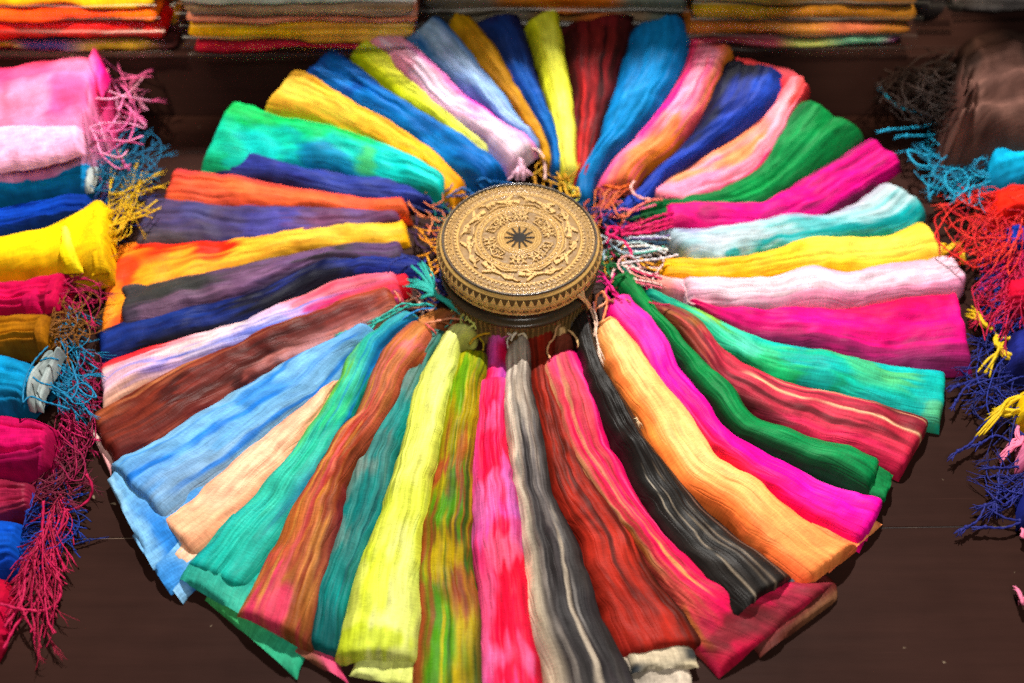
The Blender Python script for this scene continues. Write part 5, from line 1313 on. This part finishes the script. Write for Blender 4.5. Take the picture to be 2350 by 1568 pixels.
def side(label, group, secs, grid, zb, T, mat=None, drop=0.03, folds=(), dyeopt=None, name='fringed_scarf', **kw):
    A = np.array([at(s[0], s[1], zb) for s in secs])
    B = np.array([at(s[2], s[3], zb) for s in secs])
    c = 0.5 * (A.mean(0) + B.mean(0))
    t = tag(empty(name, (c[0], c[1], 0.0)), label, 'scarf', group)
    o = dict(T=T, Tend=T, drop=min(drop, zb - 0.002), p=3.6, pend=3.6, q=2.0, nu=56, wave=0.005, wrk=1.3, inner_round=0.006, outer_round=0.0, dyeopt=dyeopt)
    if group == LEFT and 'pleats' not in kw:
        o['pleats'] = ((0.32, 0.004, 0.07), (-0.28, 0.0035, 0.09), (0.62, 0.003, 0.06))
    o.update(kw)
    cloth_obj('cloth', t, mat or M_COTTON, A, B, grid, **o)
    for fs, fg, fz, fT in folds:
        fa = np.array([at(s[0], s[1], zb + fz * .6) for s in fs])
        fb = np.array([at(s[2], s[3], zb + fz * .6) for s in fs])
        cloth_obj('fold', t, mat or M_COTTON, fa, fb, fg, T=fT, Tend=fT, drop=.012, p=3.2, pend=3.2, nu=30, wave=.003, wrk=.8, inner_round=.008, outer_round=.004)
    return t


# sections run from the right-hand end towards the left edge of the picture: top edge, bottom edge
L = {}
L['magenta_low'] = side('magenta red scarf at the very bottom of the left row with long corded fringe', LEFT,
    [(28, 1345, 4, 1480), (10, 1325, -30, 1530), (-60, 1310, -90, 1600), (-160, 1310, -190, 1640)], ['b00830 c00c3c 90062c', 'c80c3c b80a38 a00830', 'b00a38 c00c3c 90062c'], .014, .014)
L['blue_low'] = side('royal blue scarf near the bottom of the left row', LEFT,
    [(50, 1195, 38, 1300), (20, 1192, 6, 1318), (-70, 1185, -80, 1345), (-170, 1180, -180, 1370)], ['0a48b0 0c50bc 08389a', '0a48b4 0c54c4 0a40a4', '0a44ac 0c50bc 083c9c'], .018, .016)
L['satin'] = side('maroon satin scarf between magenta and blue in the left row', LEFT,
    [(80, 1108, 72, 1168), (44, 1098, 40, 1180), (-60, 1082, -60, 1196), (-170, 1070, -170, 1206)], ['7a1c34 901c3c 6a1430', '8a1c38 a02044 701838', '8a2040 981c40 701834'], .022, .014, M_SATIN)
L['magenta_mid'] = side('thick magenta scarf below the turquoise one in the left row', LEFT,
    [(134, 985, 112, 1062), (100, 962, 84, 1082), (40, 952, 30, 1092), (-60, 946, -60, 1092), (-170, 940, -170, 1090)], ['a80848 c00c54 8a0840', 'b80850 d00a60 980848', 'c40c54 d80c64 a00a50', 'b80c50 c80c5c 980a4c'], .030, .020, wrk=1.6,
    folds=[([(128, 975, 108, 1060), (95, 958, 78, 1080)], ['a80848 90083c', 'b80a50 a0084c'], .012, .012)])
L['turquoise'] = side('turquoise scarf folded round a grey white tied bundle in the left row', LEFT,
    [(112, 868, 40, 944), (84, 838, 20, 948), (30, 808, -20, 948), (-60, 800, -80, 946), (-170, 796, -180, 944)], ['0a6c98 0c80b0 0a5c84', '0c7cb0 1090c4 0a6898', '0f84b8 129acc 0c74a8', '0f80b4 1294c8 0c70a4'], .034, .018)
L['ochre_side'] = side('ochre brown scarf in the left row between magenta and turquoise', LEFT,
    [(122, 722, 112, 778), (95, 720, 86, 788), (40, 722, 30, 796), (-60, 728, -60, 806), (-170, 734, -170, 812)], ['7a4a0c 905a10 6a400c', '905a10 a86a14 7a4a0c', 'a06814 b47418 885410', 'a06814 b47418 885410'], .038, .014,
    folds=[([(120, 722, 106, 784), (88, 722, 78, 792)], ['8a5410 a06414', '986010 8a5410'], .006, .011)])
L['magenta_top'] = side('magenta scarf with two rolled folds directly below the yellow one in the left row', LEFT,
    [(158, 624, 130, 700), (120, 628, 96, 708), (60, 636, 50, 718), (-60, 652, -60, 724), (-170, 664, -170, 730)], ['a80838 c80c48 900834', 'b80a44 d00c50 a0083c', 'c00a50 d80c5c a80844', 'b80c50 c80c58 a00844'], .042, .016, wrk=1.6,
    folds=[([(158, 620, 128, 698), (118, 626, 94, 706)], ['b00a3c c80c48', 'c00a48 b80a44'], .010, .011), ([(112, 630, 88, 706), (60, 640, 48, 714)], ['b80a44 c80c50', 'c00a4c b80a48'], .008, .010)])
L['yellow'] = side('bright yellow scarf with a folded over flap in the left row', LEFT,
    [(252, 470, 246, 612), (232, 450, 220, 622), (180, 480, 170, 622), (100, 518, 90, 628), (0, 544, 0, 640), (-90, 556, -90, 650), (-180, 566, -180, 656)], ['e8b808 f4c814 d0a008', 'f0c00c fcd01c dca80a', 'f4c410 fdd424 e0ac0c', 'f4c40c fcd01c e0ac08', 'f0be0a f8cc18 d8a40a'], .050, .022, wrk=.8, pleats=(),
    folds=[([(160, 512, 184, 610), (140, 516, 138, 612)], ['fce060 fad830', 'fcd840 f8d020'], .020, .012), ([(252, 468, 246, 612), (215, 462, 204, 618)], ['f0c00c dca80a', 'f4c814 e0ac0c'], .012, .012)])
L['royal_side'] = side('royal blue scarf in the left row between turquoise blue and yellow', LEFT,
    [(216, 452, 206, 500), (180, 450, 168, 506), (100, 458, 90, 518), (0, 466, 0, 536), (-90, 470, -90, 548), (-180, 474, -180, 556)], ['0a2c80 0c3490 08246c', '0a3498 0c40ac 082a80', '0a3ca8 0c48bc 0a3090', '0a40b0 0c4cc4 0a3498'], .052, .014)
L['blue_side'] = side('bright cerulean blue scarf with a glimpse of grey lining in the left row', LEFT,
    [(228, 362, 200, 432), (190, 366, 180, 440), (100, 378, 90, 450), (0, 386, 0, 456), (-90, 390, -90, 462), (-180, 394, -180, 466)], ['0a6ca0 0c80b8 0a5888', '0c7cb4 1090cc 0a6498', '0c84bc 1098d4 0a70a4', '0c80b8 1094d0 0a6ca0'], .058, .014,
    folds=[([(226, 372, 206, 424), (206, 380, 190, 428)], ['a8b4b4 c0c8c4', 'a0acac 88989c'], .010, .007)])
L['pink'] = side('thick pink scarf at the far end of the left row, pale at its lower fold', LEFT,
    [(250, 166, 190, 330), (232, 120, 180, 336), (190, 106, 140, 350), (100, 118, 60, 374), (0, 130, -10, 382), (-90, 138, -90, 388), (-180, 146, -180, 392)],
    ['e81870 f04888 f080b0 f098c4', 'f03078 f070a0 e85088 f8a0c8', 'f05080 f04a78 f084ac f088bc', 'f03a74 f04074 e87498 f89cc8', 'f03070 f25084 e86090 f498c4', 'e83470 f04c84 f070a0 f090c0'], .100, .026, drop=.085, wrk=1.8, pleats=((.35, .006, .15), (-.3, .004, .12)),
    folds=[([(184, 286, 188, 338), (150, 290, 150, 350), (60, 286, 60, 372), (-20, 290, -20, 384)], ['fcb8d8 f8a8d0', 'fcc0dc fab0d4', 'fcb8d8 fab0d4'], .016, .014), ([(248, 165, 226, 210), (222, 105, 200, 150)], ['f02080 f84898', 'f84090 f86aa4'], .03, .008)])

# the grey white bundle in the turquoise scarf, with cords tied round it
for _off in (0, 18):
    a_, b_ = [at(x + _off, y, .046) for x, y in ((60, 932), (72, 880), (95, 830), (112, 800))], [at(x + _off, y, .046) for x, y in ((74, 936), (90, 884), (112, 836), (128, 806))]
    cloth_obj('lining', L['turquoise'], M_SHEER, a_, b_, ['7a8a8c 98a4a2', '8a9898 a8b2b0', '6a7a7c 8a9898'], T=.010, Tend=.010, nu=20, drop=.01, wrk=.4)
for p_ in ([(52, 925), (66, 912), (100, 922), (130, 930), (160, 940)], [(76, 866), (92, 878), (120, 886), (150, 905), (168, 925)], [(92, 828), (112, 822), (134, 826)],
           [(52, 924), (56, 880), (78, 830), (110, 795)], [(140, 900), (165, 914), (178, 890), (172, 860), (166, 838)], [(150, 905), (185, 880), (215, 900), (220, 912), (200, 908), (178, 890)]):
    cord(L['turquoise'], px(p_, .06), '0f74a0', .0014)
_R = np.random.RandomState(4)
# corded fringes
tangle(L['pink'], (215, 95, 345, 345), 18, ['f068a8', 'f880b8', 'e85c9c', 'f8a0c8'], .0027, 31, (.05, .11), (6, 10), 52, (1, .2), start=(236, 120, 200, 330), ptuft=.15, twist=False)
tangle(L['blue_side'], (205, 280, 372, 440), 22, ['0f6c94', '0c5c84', '1078a0'], .0019, 32, (.035, .06), (5, 8), 38, (1, .1), start=(228, 350, 200, 420), ptuft=.35)
tangle(L['royal_side'], (215, 400, 360, 530), 16, ['14286c', '1c2c74', '10205c'], .0017, 33, (.02, .05), (5, 8), 34, (1, .1), start=(216, 450, 206, 490))
tangle(L['yellow'], (235, 370, 372, 520), 17, ['e0b010', 'ecc018', 'c89c10'], .0020, 34, (.03, .06), (5, 9), 42, (.8, -.5), start=(250, 440, 246, 560), ptuft=.2, twist=False)
tangle(L['magenta_top'], (140, 612, 240, 740), 14, ['a80a44', 'c00c50', '8c083c'], .0016, 35, (.03, .05), (5, 8), 30, (1, .2), start=(156, 622, 130, 690))
tangle(L['ochre_side'], (120, 660, 235, 810), 20, ['7a4a10', '8c5414', '6a400c'], .0016, 36, (.03, .05), (6, 9), 30, (1, -.2), start=(120, 715, 112, 770), loop=1.2, ptuft=.2)
tangle(L['turquoise'], (130, 680, 228, 960), 26, ['0f78a4', '0c6890', '1284b0'], .0017, 37, (.016, .045), (5, 8), 34, (.6, .8), start=(160, 700, 110, 900), ptuft=.3)
tangle(L['magenta_mid'], (110, 780, 225, 1100), 34, ['8c0840', 'a00a48', '74062c', 'b00c50'], .0017, 38, (.006, .03), (5, 8), 36, (.5, .8), start=(190, 790, 116, 1040), ptuft=.3)
tangle(L['satin'], (70, 1000, 215, 1160), 26, ['6a1430', '7a1838', '5a1028'], .0014, 39, (.006, .03), (5, 8), 30, (1, -.3), start=(90, 1090, 74, 1160), ptuft=.4)
tangle(L['blue_low'], (40, 1010, 215, 1300), 26, ['0a2c88', '0c3494', '08246c'], .0015, 40, (.005, .024), (5, 8), 34, (1, -.4), start=(60, 1160, 40, 1290), ptuft=.3)
tangle(L['magenta_low'], (-5, 1120, 150, 1500), 36, ['a00a38', 'b40c44', '8c0830', 'c00e4c'], .0017, 41, (.005, .03), (6, 9), 44, (-.2, 1), start=(140, 1130, 60, 1300), loop=.5, ptuft=.3)
for p_ in ([(198, 1088, .03), (212, 1120, .02), (205, 1145, .012), (185, 1162, .01), (150, 1172, .012)], [(0, 1386, .03), (60, 1400, .018), (110, 1398, .012), (136, 1375, .01), (139, 1345, .012), (128, 1310, .016), (122, 1270, .02)],
           [(150, 1172, .02), (138, 1215, .014), (118, 1260, .012), (128, 1290, .012), (105, 1330, .012), (84, 1380, .01), (40, 1430, .012), (8, 1490, .012)], [(100, 1150, .03), (95, 1220, .02), (60, 1300, .02), (50, 1380, .018), (10, 1440, .02)]):
    cord(L['magenta_low'], px(p_), 'b80c48', .0019)

# right-hand row
Rt = {}
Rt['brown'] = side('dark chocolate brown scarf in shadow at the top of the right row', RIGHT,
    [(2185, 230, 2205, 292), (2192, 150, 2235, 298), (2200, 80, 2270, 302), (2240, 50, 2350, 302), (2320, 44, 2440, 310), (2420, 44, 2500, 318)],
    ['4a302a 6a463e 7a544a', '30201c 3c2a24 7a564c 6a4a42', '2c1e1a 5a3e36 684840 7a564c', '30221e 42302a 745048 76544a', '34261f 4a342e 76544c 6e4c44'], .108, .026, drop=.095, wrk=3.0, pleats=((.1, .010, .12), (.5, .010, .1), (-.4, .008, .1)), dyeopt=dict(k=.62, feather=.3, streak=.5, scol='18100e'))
Rt['turq_right'] = side('turquoise scarf with a crumpled end and fringe in the right row, under the brown one', RIGHT,
    [(2256, 330, 2275, 420), (2280, 312, 2310, 430), (2340, 302, 2370, 425), (2440, 300, 2460, 420)], ['0c84b0 10a0cc 0a7098', '0f94c0 14b0dc 0c84b0', '1098c4 18b4dc 0c88b4'], .055, .02, wrk=3.0)
Rt['red'] = side('bright red scarf with a dense tangle of fringe in the right row', RIGHT,
    [(2275, 440, 2285, 500), (2310, 425, 2330, 505), (2380, 420, 2400, 510), (2460, 420, 2480, 515)], ['e02018 f03020 c81818', 'e82a20 f03828 d02018', 'e82a20 f03828 d02018'], .045, .018, wrk=3.2)
Rt['blue_right'] = side('cobalt blue scarf mostly hidden under red fringe in the right row', RIGHT,
    [(2300, 520, 2305, 585), (2330, 512, 2345, 590), (2400, 510, 2420, 595)], ['142c80 1838a0 10246c', '1838a0 1c44b4 142c84'], .036, .014, wrk=3.0)
Rt['crimson'] = side('crimson scarf with drooping fringe at the right edge, below the red one', RIGHT,
    [(2310, 640, 2312, 700), (2335, 632, 2345, 704), (2410, 630, 2420, 708)], ['c01030 d81838 a00c2c', 'c81438 e01c40 a81030'], .034, .014, wrk=3.0)
Rt['navy_right'] = side('navy scarf at the right edge with fringe reaching over the bare table', RIGHT,
    [(2318, 760, 2320, 850), (2345, 750, 2352, 856), (2420, 745, 2430, 860)], ['181c60 20287c 141850', '1c2470 242c88 181c60'], .028, .014)
Rt['yellow_right'] = side('yellow scarf with silky yellow tassels at the right edge', RIGHT,
    [(2335, 905, 2335, 970), (2360, 900, 2362, 975), (2430, 900, 2432, 980)], ['c8a010 dcb418 b08c0c', 'd0a814 e0b81c b8920c'], .024, .012)
Rt['pink_right'] = side('pink scarf barely in view at the lower right edge with a pink tassel', RIGHT,
    [(2345, 1010, 2345, 1070), (2370, 1005, 2372, 1075), (2430, 1005, 2432, 1078)], ['d87098 e880a8 c86088', 'd87098 e880a8 c86088'], .02, .012)
Rt['indigo_right'] = side('indigo scarf at the lower right edge, only its knotted fringe in view', RIGHT,
    [(2348, 1110, 2348, 1200), (2370, 1105, 2372, 1205), (2430, 1105, 2432, 1208)], ['181c60 20287c 141850', '1c2470 242c88 181c60'], .02, .012)

tangle(Rt['brown'], (2010, 95, 2215, 275), 52, ['2a1c17', '211612', '33231d'], .0020, 51, (.05, .12), (5, 8), 36, (-1, .2), start=(2190, 110, 2200, 260), ptuft=.3, twist=False)
tangle(Rt['turq_right'], (2085, 285, 2290, 470), 26, ['1088b0', '0f98c0', '18a8d0', '0c7498'], .0020, 52, (.03, .065), (5, 9), 40, (-1, .1), start=(2262, 330, 2275, 420), ptuft=.4, twist=False)
for p_ in ([(2250, 330), (2190, 285), (2150, 270), (2062, 245), (2020, 205)], [(2250, 300), (2180, 275), (2120, 290), (2040, 298)], [(2240, 330), (2180, 300), (2140, 310), (2080, 312)], [(2250, 345), (2200, 350), (2120, 355), (2085, 345), (2100, 375), (2180, 385)]):
    cord(Rt['turq_right'], px(p_, .045), '1296bc', .0022, False, tuft=.016)
tangle(Rt['red'], (2146, 430, 2352, 610), 40, ['d81c20', 'e82c24', 'c8142c', 'f03c2c'], .0019, 53, (.03, .06), (5, 9), 46, (-1, .4), start=(2350, 430, 2345, 560), ptuft=.2, twist=False)
tangle(Rt['crimson'], (2232, 560, 2352, 790), 34, ['b80c3c', 'c81040', 'a00a38', 'd0185c'], .0016, 54, (.02, .045), (5, 8), 40, (-.7, .7), start=(2350, 560, 2345, 700), ptuft=.2, twist=False)
tangle(Rt['blue_right'], (2240, 540, 2352, 760), 30, ['16308c', '1c3ca4', '122470'], .0018, 55, (.012, .03), (5, 8), 40, (-.6, .6), start=(2350, 520, 2345, 680), ptuft=.3)
tangle(Rt['navy_right'], (2200, 700, 2352, 1030), 34, ['1a2068', '20287c', '161a58', '1c2c8c'], .0017, 56, (.006, .024), (5, 8), 40, (-1, .3), start=(2352, 700, 2350, 960), ptuft=.2)
for p_ in ([(2290, 850), (2250, 865), (2215, 890), (2195, 920)], [(2350, 860), (2290, 875), (2250, 870), (2200, 885)], [(2350, 1000), (2300, 960), (2255, 985), (2225, 1020), (2200, 1035)], [(2330, 1020), (2290, 1000), (2250, 1018)]):
    cord(Rt['navy_right'], px(p_, .012), '1c2270', .0017, tuft=.018)
for i_, (r_, t_) in enumerate((([(2352, 905), (2320, 920)], [(2262, 965), (2248, 1000), (2275, 955)]), ([(2350, 940), (2330, 945)], [(2285, 955), (2280, 945), (2300, 960)]), ([(2352, 770), (2320, 775)], [(2296, 780)]),
                               ([(2290, 790), (2292, 800)], [(2256, 862), (2300, 795)]), ([(2296, 800), (2310, 815)], [(2345, 850)]), ([(2275, 755), (2255, 742)], [(2226, 708), (2222, 722)]), ([(2294, 798), (2284, 785)], [(2280, 770)]))):
    tassel(Rt['yellow_right'], px(r_, .022), px(t_, .012), 'd8b414', .0017, 4, .0028, 60 + i_)
for i_, (r_, t_) in enumerate((([(2352, 1005), (2335, 1015)], [(2292, 1052), (2298, 1060), (2310, 1035)]), ([(2345, 1020), (2336, 1000)], [(2330, 960)]), ([(2352, 1390), (2345, 1380)], [(2332, 1352)]), ([(2352, 1370), (2346, 1376)], [(2336, 1388)]), ([(2356, 1235), (2350, 1228)], [(2344, 1222)]))):
    tassel(Rt['pink_right'], px(r_, .014), px(t_, .006), 'e87a9c', .0015, 4, .002, 70 + i_)
tangle(Rt['indigo_right'], (2250, 1050, 2352, 1150), 14, ['1a1e68', '20267c'], .0016, 57, (.005, .018), (4, 7), 30, (-1, .2), start=(2352, 1080, 2352, 1140), ptuft=.6)
for p_ in ([(2352, 1068), (2310, 1074), (2282, 1074)], [(2290, 1085), (2292, 1120), (2285, 1150)], [(2340, 1110), (2300, 1145), (2262, 1160)], [(2262, 1160), (2240, 1198), (2218, 1210)], [(2265, 1165), (2310, 1190), (2340, 1195)], [(2352, 1195), (2300, 1212), (2262, 1210)]):
    cord(Rt['indigo_right'], px(p_, .010), '1c206c', .0017, tuft=.016, nst=8)
